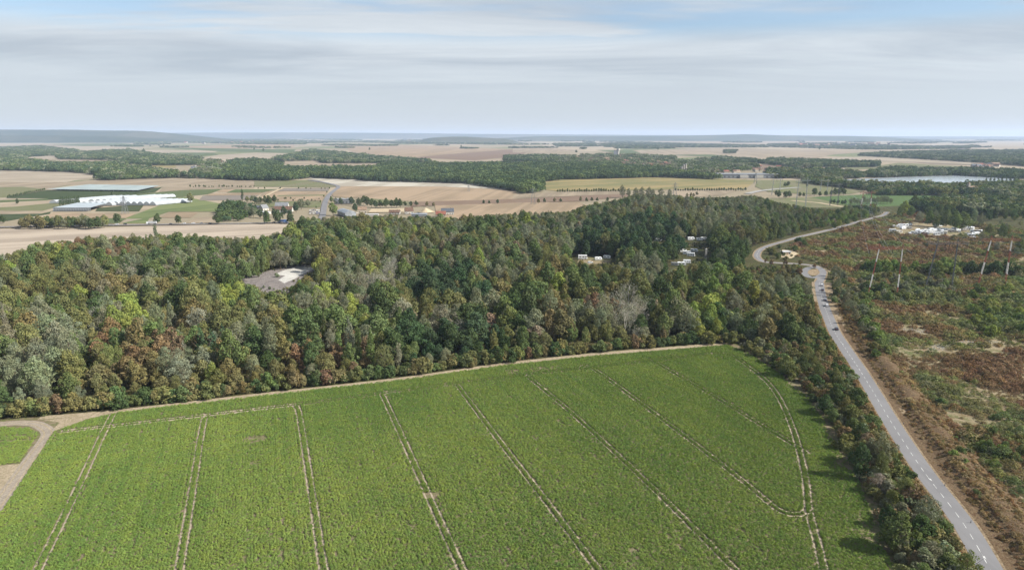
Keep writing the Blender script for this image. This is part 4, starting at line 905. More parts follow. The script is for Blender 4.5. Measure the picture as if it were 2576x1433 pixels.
# ------------------------------------------------------------------ heath cover
def heath_cover():
    gp = npoly(HEATH + []); gp2 = npoly([(1985,640),(2010,604),(2110,580),(2225,548),(2270,535),(2420,560),(2740,595),(2790,1300),(2760,1520),(2560,1433),(2440,1230),(2330,1080),(2240,960),(2180,870),(2130,790),(2100,730),(2092,690),(2050,655)])
    xs = [p[0] for p in gp2]; ys = [p[1] for p in gp2]; st = 2.45
    A, B = np.meshgrid(np.arange(min(xs), max(xs), st), np.arange(min(ys), max(ys), st)); X = A.ravel() + RNG.uniform(-.5, .5, A.size)*st; Y = B.ravel() + RNG.uniform(-.5, .5, A.size)*st
    k = inpoly(X, Y, gp2); X, Y = X[k], Y[k]; px, py = PX(X, Y, ZG); dR = near_line(X, Y, ROAD); dR2 = near_line(X, Y, ROAD2)
    dist = np.hypot(X, Y)
    ok = (px > -20) & (px < 2760) & (dR > 10.5) & (dR2 > 5.5) & (RNG.random(X.size) < np.clip(420/dist, .3, 1)) & (py < 1500)
    ok &= ~inpoly(px, py, [(2236,588),(2250,568),(2300,560),(2400,566),(2468,572),(2474,585),(2440,596),(2330,594)]) & ~inpoly(px, py, [(1960,646),(1968,628),(1995,630),(2010,640),(1990,650)])
    ok &= ~(inpoly(px, py, [(2480,1262),(2540,1255),(2700,1290),(3000,1500),(2800,1640),(2600,1430),(2530,1330)]) & (RNG.random(X.size) < .93))
    for c, rx, ry in (((2290,832), 46, 7), ((2365,872), 34, 7), ((2450,860), 62, 6), ((2130,612), 5, 4)):
        ok &= ~((((px-c[0])/rx)**2 + ((py-c[1])/ry)**2 < 1) & (RNG.random(X.size) < .85))
    n1 = vnoise(X, Y, 26, 31) + .5*vnoise(X, Y, 8, 35); ok &= (n1 > -.30) | (RNG.random(X.size) < .22)
    X, Y, px, py, dR, dist = X[ok], Y[ok], px[ok], py[ok], dR[ok], dist[ok]; n = len(X)
    a = 1.15*vnoise(X, Y, 42, 33) + .55*vnoise(X, Y, 14, 34) + RNG.normal(0, .11, n); a += .22*np.exp(-((px-2540)/140)**2 - ((py-960)/70)**2)*2 + .25*np.exp(-((py-640)/32)**2)
    a -= .35*np.exp(-((py-735)/34)**2); a += .10 + .25*np.exp(-((px-2530)/130)**2 - ((py-930)/60)**2)
    pal = [('bright green', -.66), ('mid green', -.34), ('grey green', -.17), ('olive green', .08), ('brown olive', .26), ('rust brown', .45), ('heather', 9)]
    cols = {**TINTS, 'grey green': (.128, .138, .074), 'rust brown': (.158, .112, .064), 'brown olive': (.150, .130, .070), 'bright green': (.120, .150, .060), 'mid green': (.098, .125, .058), 'heather': (.142, .094, .060)}
    names = np.array(['olive green']*n, dtype=object); lo = -9
    for nm, hi in pal: names[(a > lo) & (a <= hi)] = nm; lo = hi
    bank_ = dR < 22; names[bank_ & (RNG.random(n) < .7)] = 'straw'; cols['straw'] = (.24, .185, .105)
    cols = {k_: np.array(c_)*1.28 for k_, c_ in cols.items()}
    T = np.array([cols[q] for q in names])*(1+.45*(RNG.random((n, 1))-.5))*(1+.14*(RNG.random((n, 3))-.5))
    s = np.clip(RNG.lognormal(-.22, .36, n)*(1+.75*vnoise(X, Y, 22, 36)), .35, 2.3)*np.clip(dist/380, 1, 1.5); s[bank_] *= .6
    hgt = s*RNG.uniform(.4, .95, n)
    app = s/dist; app[(px < 0) | (px > 2576) | (py > 1433)] = 0; app[bank_] *= .3
    top = set(np.argsort(-app)[:300].tolist())
    z = np.full(n, ZG); z[(dR > 10.5) & (dR < 19)] += 1.2
    wd = {'heather': 'dark russet', 'straw': 'straw coloured', 'brown olive': 'brownish olive', 'rust brown': 'rust brown'}
    for i in sorted(top):
        lab = '%s %s heath bush %s' % ('big' if s[i] > 1.55 else 'low', wd.get(names[i], names[i]), 'beside the roadside bank' if dR[i] < 40 else 'on the near slope of the heath' if py[i] > 1000 else 'out on the open heath')
        o = put('heath_bush', random.choice(LIB['heath_bush']['near']), None, (X[i], Y[i], z[i]), random.uniform(0, 6.28), (s[i], s[i], hgt[i]))
        o['tint'] = [float(q) for q in T[i]]; tag(o, lab, 'bush', lab.replace('heath bush', 'heath bushes'))
    m = np.array([i for i in range(n) if i not in top])
    far = dist[m] > 420
    idx = np.where(far, 5 + RNG.integers(0, 4, len(m)), RNG.integers(0, 5, len(m)))
    scatter('heath_scrub', np.stack([X[m], Y[m], z[m]], 1), RNG.random(len(m))*6.28, np.stack([s[m], s[m], hgt[m]], 1), idx, T[m], LIB['heath_bush']['near'] + LIB['heath_bush']['far'], 'rust, olive and green scrub covering the heath')
    print('heath', n)
    # thin dry growth on the bank and verge
    l = []
    for i in range(9000):
        k = random.random()*(len(ROAD)-12); a_, b_ = ROAD[int(k)], ROAD[int(k)+1]; t = k-int(k); w = random.choice([random.uniform(7.2, 24), random.uniform(9, 22), -random.uniform(4.6, 6)])
        dx, dy = b_[0]-a_[0], b_[1]-a_[1]; ll = math.hypot(dx, dy); x, y = a_[0]+dx*t+dy/ll*w, a_[1]+dy*t-dx/ll*w
        l.append((x, y, ZG + (1.2 if 11 < w < 19 else .1)))
    P = np.array(l); q = len(P); c = np.array([(.26, .19, .11), (.19, .115, .065), (.30, .235, .14), (.13, .105, .05)])[RNG.integers(0, 4, q)]
    ss = RNG.uniform(.15, .55, q)
    scatter('verge_grass', P, RNG.random(q)*6.28, np.stack([ss, ss, ss*.8], 1), RNG.integers(0, 4, q), c, LIB['heath_bush']['far'], 'dry tufts and brown weeds on the roadside verge and bank')
heath_cover()

# ------------------------------------------------------------------ far woods
WOODS = [
 ('dark wood sweeping along the far left valley', [(-200,374),(0,370),(100,366),(140,371),(212,379),(160,386),(140,391),(75,394),(60,399),(95,405),(150,409),(262,410),(310,404),(312,416),(360,420),(400,426),(480,440),(644,447),(475,444),(445,443),(260,439),(175,431),(0,427),(-200,427)], 0),
 ('trees growing among the roofs of the valley village', [(478,434),(498,416),(520,402),(548,400),(566,410),(590,428),(590,441),(540,442),(490,441)], 3),
 ('dark block of wood left of the valley village', [(140,393),(160,386),(250,379),(325,374),(350,381),(425,389),(507,395),(500,414),(310,416),(300,402),(150,400)], 0),
 ('strip of wood below the valley village', [(240,446),(262,438),(350,428),(475,438),(600,440),(720,446),(720,453),(640,452),(445,445),(300,450),(250,452)], 0),
 ('long dark wooded slope behind the pale chalk field', [(575,404),(644,399),(709,409),(704,420),(774,421),(939,421),(959,414),(1004,404),(1034,411),(1119,411),(1288,409),(1513,411),(1663,424),(1760,436),(1873,452),(1663,444),(1418,450),(1358,456),(1373,478),(1320,486),(1290,476),(1164,459),(934,454),(889,450),(774,445),(729,453),(600,451),(570,440)], 1),
 ('rounded wood among the stubble beyond the valley', [(736,386),(784,375),(831,380),(954,393),(1079,402),(1081,409),(906,411),(819,411),(794,403),(709,405),(674,401)], 0),
 ('wood at the left end of the far town', [(1270,391),(1388,390),(1420,400),(1395,407),(1270,407)], 0),
 ('trees massed between the roofs of the far town', [(1393,390),(1545,385),(1700,392),(1700,401),(1900,410),(1900,426),(1780,437),(1663,424),(1513,411),(1390,407)], 3),
 ('low wood right of the far town', [(1748,401),(1813,396),(1875,398),(1932,404),(1932,412),(1750,408)], 0),
 ('long low wood behind the warehouse', [(1932,399),(2032,401),(2209,407),(2209,419),(2107,421),(1982,419),(1932,414)], 0),
 ('wood behind the bright lake', [(2170,434),(2232,422),(2445,425),(2600,431),(2700,440),(2700,450),(2540,447),(2407,440),(2182,445)], 0),
 ('tree belt between warehouse and lake', [(1932,422),(2107,425),(2170,434),(2182,445),(2107,449),(2107,469),(2027,459),(2024,447),(1932,446)], 2),
 ('lakeside wood in front of the bright water', [(2107,456),(2200,459),(2342,462),(2600,457),(2750,470),(2750,500),(2407,489),(2194,489),(2192,477),(2107,469)], 2),
 ('broad far wood at the edge of the plain right of the lake', [(2142,390),(2232,382),(2400,378),(2700,376),(2750,430),(2494,411),(2332,401),(2182,393)], 0),
 ('wood behind the caravan park', [(2290,508),(2380,495),(2480,490),(2750,492),(2750,560),(2600,540),(2480,540),(2400,530),(2330,535),(2300,520)], 2),
 ('hedged copse beside the hamlet', [(553,520),(570,508),(600,506),(625,514),(640,530),(600,545),(560,545)], 1),
 ('thin tree line at the foot of the far hill', [(900,357),(1060,356),(1290,360),(1290,363),(1000,361)], 0),
 ('far wooded rise in the centre of the plain', [(1060,349),(1130,343),(1200,344),(1290,350),(1290,355),(1080,356)], 0),
 ('far wood on the plain above the town', [(1390,362),(1500,360),(1500,368),(1400,368)], 0), ('far wood band beyond the town', [(1510,361),(1620,358),(1700,361),(1930,366),(1930,370),(1600,370),(1520,369)], 0),
 ('narrow dark grove alone on the far plain', [(1822,378),(1852,378),(1852,384),(1822,384)], 0), ('far wood band on the right plain', [(1932,362),(2100,359),(2230,365),(2440,371),(2440,374),(2200,377),(1932,370)], 0),
 ('far wooded valley side on the left', [(380,352),(470,349),(640,350),(770,354),(770,364),(640,363),(480,360)], 0), ('tree band under the left ridge', [(-200,350),(100,346),(330,346),(470,348),(380,352),(150,352),(-200,356)], 0),
]
for k in range(110):
    x = random.uniform(-200, 2700); y = random.choice([random.uniform(346, 360), random.uniform(347, 374)]); w = random.uniform(15, 150); t = random.uniform(.4, 1.5)
    WOODS.append(('thin far wood number among the plain', [(x, y), (x+w*.3, y-t), (x+w, y-t*.5), (x+w*1.1, y+t*.2), (x+w*.6, y+t)], 0))
WT = {0: ['dark green', 'deep green', 'dark green', 'mid green', 'grey green'], 1: ['deep green', 'dark green', 'dark green', 'mid green'], 2: ['dark green', 'mid green', 'deep green', 'olive green', 'grey green'], 3: ['dark green', 'mid green', 'grey green']}
def far_woods():
    tiny = [[], []]
    for lab, poly, pal in WOODS:
        hgt_ = max(p[1] for p in poly) - min(p[1] for p in poly); strict = hgt_ > 14 and not lab.startswith('hedged')
        gp = gpoly(poly, .5 if strict else 7.0); ys = np.array([p[1] for p in gp]); xs = np.array([p[0] for p in gp]); P = []
        y = ys.min()
        while y < ys.max():
            sx_ = max(11.0, y*.0042); X = np.arange(xs.min(), xs.max(), sx_); X = X + RNG.uniform(-.4, .4, X.size)*sx_; Y = y + RNG.uniform(-.5, .5, X.size)*max(14, y*.009)
            k = inpoly(X, Y, gp)
            if strict: bx, by = PX(X, Y, 3.0); ex, ey = PX(X, Y, 9.5); k = inpoly(bx, by, poly) & inpoly(ex, ey, poly)
            if pal == 3: k &= RNG.random(X.size) < .5
            P += list(zip(X[k], Y[k])); y += max(14, y*.009)
        if not P: continue
        P = np.array(P); n = len(P); names = WT[pal]
        T = np.array([TINTS[names[i]] for i in RNG.integers(0, len(names), n)])*(1+.5*(RNG.random((n, 1))-.5))
        s = np.clip(RNG.normal(.85 if pal in (2, 3) else 1.0, .16, n), .5, 1.5)*np.clip(P[:, 1]/7000, 1, 2.0)**.5
        if lab.startswith('hedged'): s *= .6
        if lab.startswith('thin far wood number'): tiny[0].append((P, s)); tiny[1].append(T); continue
        scatter('far_wood', np.c_[P, np.full(n, .5)], RNG.random(n)*6.28, np.stack([s*.9, s*.9, s], 1), RNG.integers(0, 4, n), T, LIB['wood_knot']['far'], lab)
    P = np.concatenate([q[0] for q in tiny[0]]); s = np.concatenate([q[1] for q in tiny[0]]); T = np.concatenate(tiny[1]); n = len(P)
    scatter('far_copses', np.c_[P, np.full(n, .5)], RNG.random(n)*6.28, np.stack([s, s, s], 1), RNG.integers(0, 4, n), T, LIB['wood_knot']['far'], 'scattered thin copses far out on the hazy plain')
far_woods()
# hills on the skyline
mottled('hill_cover', [(.03, .045, .022), (.035, .05, .022), (.025, .04, .02), (.07, .07, .04)], (1/900., 1/300., 1/1500.), 0.0)
def hill(label, sky_pts, D, depth):
    xs = np.linspace(sky_pts[0][0], sky_pts[-1][0], 60); ysk = np.interp(xs, [p[0] for p in sky_pts], [p[1] for p in sky_pts]); rows = np.linspace(-1, 1, 11); vs, fs = [], []
    for t in rows:
        for x, y in zip(xs, ysk):
            X, Y = (x-CX)/FPX*D*1.02, D + t*depth
            z = CAM_H + D*math.tan(math.atan((CY-y)/FPX) - PITCH)
            z = max(0, z)*(math.cos(t*math.pi/2)**1.3)*(1+.05*noise.noise((X/700, Y/700, 4))) - 2
            e = (x-xs[0])/(xs[-1]-xs[0]); e = min(1, e/.22, (1-e)/.22); z = (z+2)*(e*e*(3-2*e)) - 2
            vs.append((X*(1+t*depth/D), Y, z))
    n = len(xs)
    for j in range(len(rows)-1):
        for i in range(n-1): fs.append((j*n+i, j*n+i+1, (j+1)*n+i+1, (j+1)*n+i))
    m = bpy.data.meshes.new('hill'); m.from_pydata(vs, [], fs); m.materials.append(MATS['hill_cover']); m.polygons.foreach_set('use_smooth', [True]*len(fs)); m.update()
    tag(put('hill', m), label, kind='structure')
hill('long flat wooded ridge on the left horizon', [(-900,327),(-200,326.5),(0,326.5),(200,326),(330,328),(420,330),(470,333),(600,339),(760,345)], 13500, 1500)
hill('lower wooded shoulder before the left ridge', [(-900,342),(0,340),(150,339),(300,341),(420,343),(640,346)], 11500, 700)
hill('pale blue hills all along the far horizon', [(-1500,336),(400,334),(800,333),(1000,334.5),(1200,337),(1600,339.5),(2200,343),(3600,345)], 24200, 1500)
hill('round wooded hill in the middle distance', [(1030,352),(1080,347),(1110,345),(1140,343.3),(1180,343.5),(1220,346),(1270,349),(1330,353)], 11000, 600)
hill('flat topped ridge on the right horizon', [(1100,343),(1500,342),(1700,341.5),(1780,339),(1860,338),(1950,340.5),(2140,342.5),(2400,346)], 15500, 1500)
hill('faint ridge at the right end of the horizon', [(1950,347),(2350,348),(2500,347),(2700,347),(3400,346)], 20500, 1200)

# ------------------------------------------------------------------ trees standing singly in the farmland
def field_trees():
    L_ = []
    def a(u, v, s, tint, lab, kind='broadleaf_tree'): L_.append((u, v, s, tint, lab, kind))
    for u, s, w in ((297,.95,'second'),(397,.9,'third'),(450,.8,'fourth'),(549,1.05,'fifth')): a(u, 563, s, 'dark green', 'round dark tree beside the left road, %s along it' % w)
    for u, v, s, w in ((672,562,1.1,'left'),(700,561,1.15,'middle'),(730,562,1.1,'right')): a(u, v, s, 'dark green', 'dark roadside tree before the hamlet, %s of three' % w)
    for k, u in enumerate(np.linspace(54, 262, 28)): a(u, 573+random.uniform(-5, 4), random.uniform(.7, 1.1), random.choice(['mid green','olive green','brown olive','grey green','dark green']), 'olive tree of the long thicket beside the left road')
    for k, u in enumerate(np.linspace(152, 200, 11)): a(u, 520-k*.45, random.uniform(.62, .72), 'dark green', 'dark poplar in the row before the greenhouses', 'poplar_tree')
    a(282, 495, .8, 'deep green', 'dark pointed conifer behind the greenhouses', 'conifer_tree'); a(479, 510, 1.15, 'olive green', 'large round tree standing in the allotment fields')
    a(8, 560, .7, 'dark green', 'dark tree at the left road edge'); a(44, 513, .6, 'dark green', 'dark bush in the left allotments')
    a(610, 503, .85, 'deep green', 'dark cypress at the end of the plastic strips', 'poplar_tree'); a(622, 508, .7, 'olive green', 'olive tree by the crossing of the field paths'); a(634, 507, .7, 'mid green', 'green tree beside the field path crossing')
    for u, v, s in ((560,535,1.0),(575,530,1.15),(590,540,.9),(605,532,1.1),(622,540,1.0),(638,545,.9),(655,547,.8),(670,548,.7),(690,510,.9),(678,514,1.0),(668,512,.9),(715,541,.9),(745,534,1.0),(758,526,1.1),(775,520,.8),(690,545,.8),(700,520,.7),(645,512,.8),(655,510,.7),(640,510,.8)):
        a(u, v, s, random.choice(['dark green','deep green','dark green','grey green']), 'dark tree among the houses of the hamlet')
    for u, v, s, t in ((838,541,1.2,'bright green'),(845,512,.7,'dark green'),(834,509,.7,'mid green'),(858,515,.8,'dark green'),(893,533,.9,'deep green'),(903,518,.9,'dark green'),(915,514,1.0,'dark green'),(925,517,1.0,'dark green'),(935,520,.9,'dark green'),(945,522,.8,'deep green'),(885,515,.9,'deep green'),(957,521,.8,'dark green'),(972,522,1.0,'dark green'),(985,521,.8,'dark green'),(998,521,1.0,'dark green'),(1007,521,.9,'dark green')):
        a(u, v, s, t, 'green tree behind the barns of the hamlet')
    for k, (u, v) in enumerate(((1019,518),(1034,518),(1047,517))): a(u, v, .55, 'dark green', 'round dark tree on the brown ploughland, %s of three' % ('first', 'second', 'third')[k])
    for k, (u, v) in enumerate(((1074,518),(1090,519),(1217,513),(1231,513),(1252,512),(1355,511),(1369,509),(1395,508),(1410,508),(1461,506),(1475,507),(1489,506),(1502,506),(1528,506))): a(u, v, random.uniform(.4, .6), random.choice(['dark green','brown olive','deep green']), 'small round tree on the brown ploughland strip')
    for u in np.linspace(1403, 1555, 26): a(u, 483-(u-1403)*.012, random.uniform(.3, .5), 'dark green', 'dark bush of the hedge below the ochre field')
    for u in np.linspace(1700, 1875, 30): a(u, 480-(u-1700)*.006, random.uniform(.28, .5), 'deep green', 'dark hedge bush under the ochre field near the road')
    for u, s in ((1566,1.5),(1582,1.2),(1598,1.25),(1614,1.3),(1630,1.3),(1642,1.1),(1662,1.2),(1684,1.1)): a(u, 497, s, 'grey green', 'pale airy poplar rising behind the woodland', 'willow_tree')
    for u, v in ((1728,495),(1738,494),(1745,495),(1753,491)): a(u, v, .5, 'brown olive', 'small tree on the stubble beyond the woodland')
    for u, v, s in ((1960,497,.9),(1975,499,.9),(1985,496,.8),(2012,494,.6),(2022,494,.5),(2048,492,1.0),(2062,493,.6),(2078,493,.7),(2090,490,.6),(2100,491,.9),(2112,490,1.0),(2122,490,.9),(1952,492,.7),(1975,470,.7),(1982,469,.8),(2030,470,.5)): a(u, v, s, 'dark green', 'dark tree in the hedge of the pale pasture')
    for u, v in ((2090,512),(2098,512),(2108,513),(2118,514),(2126,513)): a(u, v, .5, 'deep green', 'small dark tree before the bright green field')
    for u in np.linspace(2140, 2240, 13): a(u, 513+random.uniform(-2, 4), random.uniform(.7, 1.0), 'grey green', 'slim grey-green poplar by the far road end', 'willow_tree')
    for u in np.linspace(2480, 2560, 9): a(u, 463, random.uniform(.7, 1.0), 'dark green', 'dark poplar on the lake shore', 'poplar_tree')
    for u in np.linspace(480, 640, 22): a(u+random.uniform(-4, 4), 470.5, random.uniform(.2, .42), 'dark green', 'small bush in the thin hedge below the crest field')
    for u in np.linspace(20, 112, 20): a(u, 497-(u-20)*.20, random.uniform(.25, .4), 'dark green', 'dark bush in the orchard windbreak')
    for u, v in ((378,369),(400,368),(412,369),(362,383),(640,378),(663,381),(930,378),(866,363),(1160,372),(2062,377),(1655,378),(1450,385),(1980,370)): a(u, v, random.uniform(1.2, 1.8), 'dark green', 'lone dark tree far out on the plain')
    for u in np.linspace(650, 815, 24): a(u+random.uniform(-3, 3), random.choice([500.5, 505, 475]), random.uniform(.15, .32), 'dark green', 'little bush along the field paths by the hamlet road')
    for u in (796,806,815,822,829): a(u, 524-(u-796)*1.5, .3, 'mid green', 'small tree lining the hamlet road')
    for i, (u, v, s, tint, lab, kind) in enumerate(L_):
        x, y = G(u, v, ZG); c = np.array(TINTS[tint])*(1+.25*(random.random()-.5)); k = random.randrange(len(LIB[kind]['near']))
        cm = LIB[kind]['near'][k][0] if v > 480 else LIB[kind]['far'][k]
        root = tag(empty('field_tree' if kind in ('broadleaf_tree', 'willow_tree') else kind, (x, y, ZG-.6), random.uniform(0, 6.28), (s, s, s)), lab, 'tree', lab.split(', ')[0].replace('tree', 'trees').replace('bush ', 'bushes '))
        put('crown', cm, root)['tint'] = [float(q) for q in c]; put('trunk', LIB[kind]['near'][k][1], root)
field_trees()

# ------------------------------------------------------------------ far roads
FR = smooth([G(*p, ZG) for p in [(-300,580),(0,570.5),(265,566),(450,563.5),(644,561),(740,560),(790,556)]])
ribbon('verge', FR, -5.5, 6, ZG - .03, 'dry_verge', label='dry verge along the left main road'); fr = ribbon('main_road', FR, -4.2, 4.2, ZG + .02, 'asphalt', label='grey main road crossing the fields on the left'); ribbon('centre_line', FR, -.1, .1, ZG+.03, 'road_paint', parent=fr)
FR2 = smooth([G(*p, ZG) for p in [(806,556),(812,540),(815,522),(819,506),(828,490),(842,478),(851,471),(846,466),(822,460),(795,455),(774,452)]])
ribbon('lane', FR2, -4.5, 4.5, ZG, 'asphalt', label='grey lane climbing from the hamlet over the fields')
FP = smooth([G(*p, ZG) for p in [(630,512),(660,497),(690,482),(712,473)]]); ribbon('field_path', FP, -3, 3, ZG, 'sand', label='pale field path between the allotments')
ribbon('field_path', [G(1990, 504, ZG), G(2060, 510, ZG), G(2120, 520, ZG)], -5, 5, ZG, 'sand', label='pale track beside the bright green field')
FR3 = smooth([G(*p, ZG) for p in [(2010,471),(1970,474),(1935,477),(1905,481),(1880,487)]]); ribbon('slip_road', FR3, -7, 7, ZG, 'concrete', label='pale concrete road curving beyond the woodland')
sheet('lake', gpoly([(2107,452),(2250,446),(2400,441),(2480,443),(2560,447),(2545,458),(2342,462),(2200,459)], ZG), ZG, 'lake_water', label='bright lake shining behind the trees')
sheet('sand_yard', gpoly([(926,534),(934,525),(1020,524),(1018,533)], ZG), ZG, 'sand', label='pale sand yard in the hamlet')

# ------------------------------------------------------------------ buildings
def gable(w, d, h, rh, over=.4):
    W_ = MB(); W_.box(-w/2, w/2, -d/2, d/2, 0, h); W_.add([(-w/2, -d/2+.02, h), (-w/2, d/2-.02, h), (-w/2, 0, h+rh)], [(0, 2, 1)]); W_.add([(w/2, -d/2+.02, h), (w/2, d/2-.02, h), (w/2, 0, h+rh)], [(0, 1, 2)])
    R_ = MB(); a, e = w/2+over, d/2+over; t = .22; k = rh*over/(d/2)
    R_.prism([(0, 0)]*0 + [(-e, h-k+.02), (0, h+rh+.02), (e, h-k+.02), (e, h-k+t+.02), (0, h+rh+t+.04), (-e, h-k+t+.02)], -a, a)
    R_.v = [(y, x, z) for x, y, z in R_.v]
    return W_, R_
def house(label, u, v, w, d, h, rh, wm, rm, rz=0.0, chimney=True, windows=True, name='house', group=None, far=False):
    x, y = G(u, v, ZG); r = tag(empty(name, (x, y, ZG-.05), rz), label, 'building' if name != 'house' else 'house', group)
    W_, R_ = gable(w, d, h, rh); W_.build('wall', wm, r); rf = R_.build('roof', rm, r)
    if chimney: MB().box(w*.22, w*.22+.7, -.35, .35, h+rh*.55, h+rh+1.0).build('chimney', 'roof_tan', rf)
    if windows:
        n = max(2, int(w/3.5))
        for k in range(n):
            cx = -w/2 + w*(k+.5)/n
            if k == n//2: MB().box(cx-.5, cx+.5, -d/2-.04, -d/2+.05, 0, 2.1).build('door', 'timber', r)
            else: MB().box(cx-.6, cx+.6, -d/2-.04, -d/2+.05, 1.0, 2.2).build('window', 'glass_dark', r)
    return r
house('grey roofed house at the back of the hamlet with dormer gable', 710, 523, 20, 10, 4, 5, 'white_wall', 'roof_grey', .1); house('long house with brown grey roof and white gable', 713, 532, 28, 10, 3.5, 4.5, 'white_wall', 'roof_brown', .05)
house('grey gabled house left of the long hamlet house', 664, 529, 10, 11, 4, 5, 'white_wall', 'roof_grey', .9); house('dark roofed shed left in the hamlet', 645, 526, 12, 8, 3.5, 2, 'concrete', 'roof_slate', .0, False); house('pale roofed shed at the left end of the hamlet', 626, 524, 8, 6, 3, 1.5, 'white_wall', 'roof_grey', .1, False)
house('white low hall with flat pitched roof in the hamlet', 668, 538.5, 14, 9, 3.2, .8, 'white_wall', 'white_metal', 0, False, name='low_hall'); house('small white shed behind the roadside trees', 709, 540, 5, 4, 3, .6, 'white_wall', 'white_metal', .5, False, False, 'shed'); house('tiny pale blue shed in the dark hamlet trees', 597, 546, 4, 4, 4, 1, 'white_wall', 'white_metal', .2, False, False, 'shed')
house('pinkish gabled house beside the metal barn', 912, 535, 13, 9, 5, 4, 'cream_wall', 'roof_tan', .2); house('low house with dark brown roof behind the woodland', 993, 538, 16, 9, 2.8, 3.2, 'white_wall', 'roof_brown', .0); house('white gabled house with steep brown roof', 1029, 537, 12, 8, 4, 5, 'white_wall', 'roof_brown', .3)
house('house with red tile roof right of the sand heap', 1109, 543, 14, 9, 3, 4, 'cream_wall', 'roof_red', .1); house('dark slate roofed house with white gables', 1126, 539, 18, 9, 4.5, 4.5, 'white_wall', 'roof_slate', .15)
house('pale blue grey sheet roofed store behind the woodland', 1055, 543, 22, 10, 3, 1.0, 'metal_sheet', 'metal_sheet', .05, False, False, 'store'); house('long white store with flat roof in the hamlet', 935, 543, 20, 6, 2.5, .5, 'white_wall', 'white_metal', .1, False, False, 'store')
def hall():
    x, y = G(866, 511, ZG); r = tag(empty('workshop_hall', (x, y, ZG), .12), 'modern grey hall with stepped shed roofs by the lane', 'building')
    MB().box(-15, 15, -8, 8, 0, 6).build('wall', 'steel_grey', r)
    for k in range(3): MB().prism([(-9, 6.0), (9, 6.0), (9, 6.3), (-9, 8.2)], -15.2+k*10.2, -5.4+k*10.2).build('roof', 'roof_grey', r, rz=0) if False else MB().prism([(-15.2+k*10.2, 6.02), (-5.4+k*10.2, 6.02), (-5.4+k*10.2, 6.4), (-15.2+k*10.2, 8.4)], -8.4, 8.4).build('roof', 'roof_grey', r)
    for k in range(5): MB().box(-13+k*5.4, -9.6+k*5.4, -8.06, -7.9, 1, 3.4).build('window', 'glass_dark', r)
    x, y = G(872, 541, ZG); r = tag(empty('barn', (x, y, ZG), .55), 'long metal barn with curved grey blue roof in the hamlet', 'barn')
    MB().box(-8, 8, -18, 18, 0, 5).build('wall', 'metal_sheet', r)
    pr = [(-8.4+16.8*k/12, 5.02+3.2*math.sin(math.pi*k/12)) for k in range(13)]; MB().prism(pr + [(8.4, 4.8), (-8.4, 4.8)], -18.4, 18.4).build('roof', 'metal_sheet', r); MB().box(-2.5, 2.5, -18.06, -17.9, 0, 4).build('door', 'steel_grey', r)
    x, y = G(1071, 533, ZG); m = bpy.data.meshes.new('sand_heap'); vs, fs = [(0, 0, 6.5)], []
    for j in range(1, 6):
        for i in range(20): a = i*math.pi/10; rr = 13*j/5*(1+.15*math.sin(a*3)); vs.append((rr*math.cos(a), rr*.8*math.sin(a), 6.5*(1-j/5)**1.1+.2*random.random()))
    for i in range(20): fs.append((0, 1+i, 1+(i+1) % 20))
    for j in range(4):
        for i in range(20): fs.append((1+j*20+i, 1+(j+1)*20+i, 1+(j+1)*20+(i+1) % 20, 1+j*20+(i+1) % 20))
    m.from_pydata(vs, [], fs); m.materials.append(MATS['sand']); tag(put('sand_heap', m, None, (x, y, ZG-.2)), 'heap of pale sand at the edge of the hamlet', 'heap')
    for k, (u, v) in enumerate(((884,542),(891,542.5),(898,542))):
        x, y = G(u, v, ZG); r = tag(empty('market_shelter', (x, y, ZG)), 'open timber shelter with pale pitched cover, %s of three beside the barn' % ('first', 'second', 'third')[k], 'shelter')
        for a, b in ((-2, -2), (2, -2), (2, 2), (-2, 2)): MB().box(a-.15, a+.15, b-.15, b+.15, 0, 3).build('post', 'timber', r)
        MB().add([(-2.6, -2.6, 3), (2.6, -2.6, 3), (2.6, 2.6, 3), (-2.6, 2.6, 3), (0, 0, 4.6)], [(0, 1, 4), (1, 2, 4), (2, 3, 4), (3, 0, 4), (3, 2, 1, 0)]).build('cover', 'pale_stone', r)
    x, y = GN(1976, 640); r = tag(empty('roadside_hut', (x, y, ZG), .15), 'low flat roofed hut with pale roof by the roundabout', 'hut')
    MB().box(-4, 4, -3, 3, 0, 3).build('wall', 'cream_wall', r); MB().box(-4.4, 4.4, -3.4, 3.4, 3.002, 3.35).build('roof', 'white_metal', r); MB().box(-.6, .6, -3.05, -2.9, 0, 2.2).build('door', 'timber', r); MB().box(1.4, 3.0, -3.05, -2.9, 1.1, 2.2).build('window', 'glass_dark', r)
    x, y = G(1885, 446, ZG); r = tag(empty('warehouse', (x, y, ZG), -.03), 'long grey warehouse with white end blocks beyond the ochre field', 'warehouse')
    MB().box(-95, 95, -30, 30, 0, 9).build('wall', 'steel_grey', r); MB().box(-96, 96, -31, 31, 9.01, 10).build('roof', 'roof_grey', r)
    for k in (-36, 5): MB().box(k, k+22, -36, -30.02, 0, 8).build('office_block', 'white_wall', r)
    for k in range(16): MB().box(-90+k*11.5, -85+k*11.5, -30.1, -29.9, 1, 5).build('dock_door', 'dark_steel', r)
    for k, (u, h) in enumerate(((1714,20),(1719,26),(1724,28))):
        x, y = G(u, 436, ZG); r = tag(empty('silo', (x, y, ZG)), 'pale cylindrical silo beyond the wood, %s of three' % ('lowest', 'middle', 'tallest')[k], 'silo'); MB().tube((0, 0, 0), (0, 0, h), 3.2, n=16).build('cylinder_wall', 'pale_stone', r); MB().tube((0, 0, h), (0, 0, h+2), 3.3, .5, 16).build('cap', 'roof_grey', r)
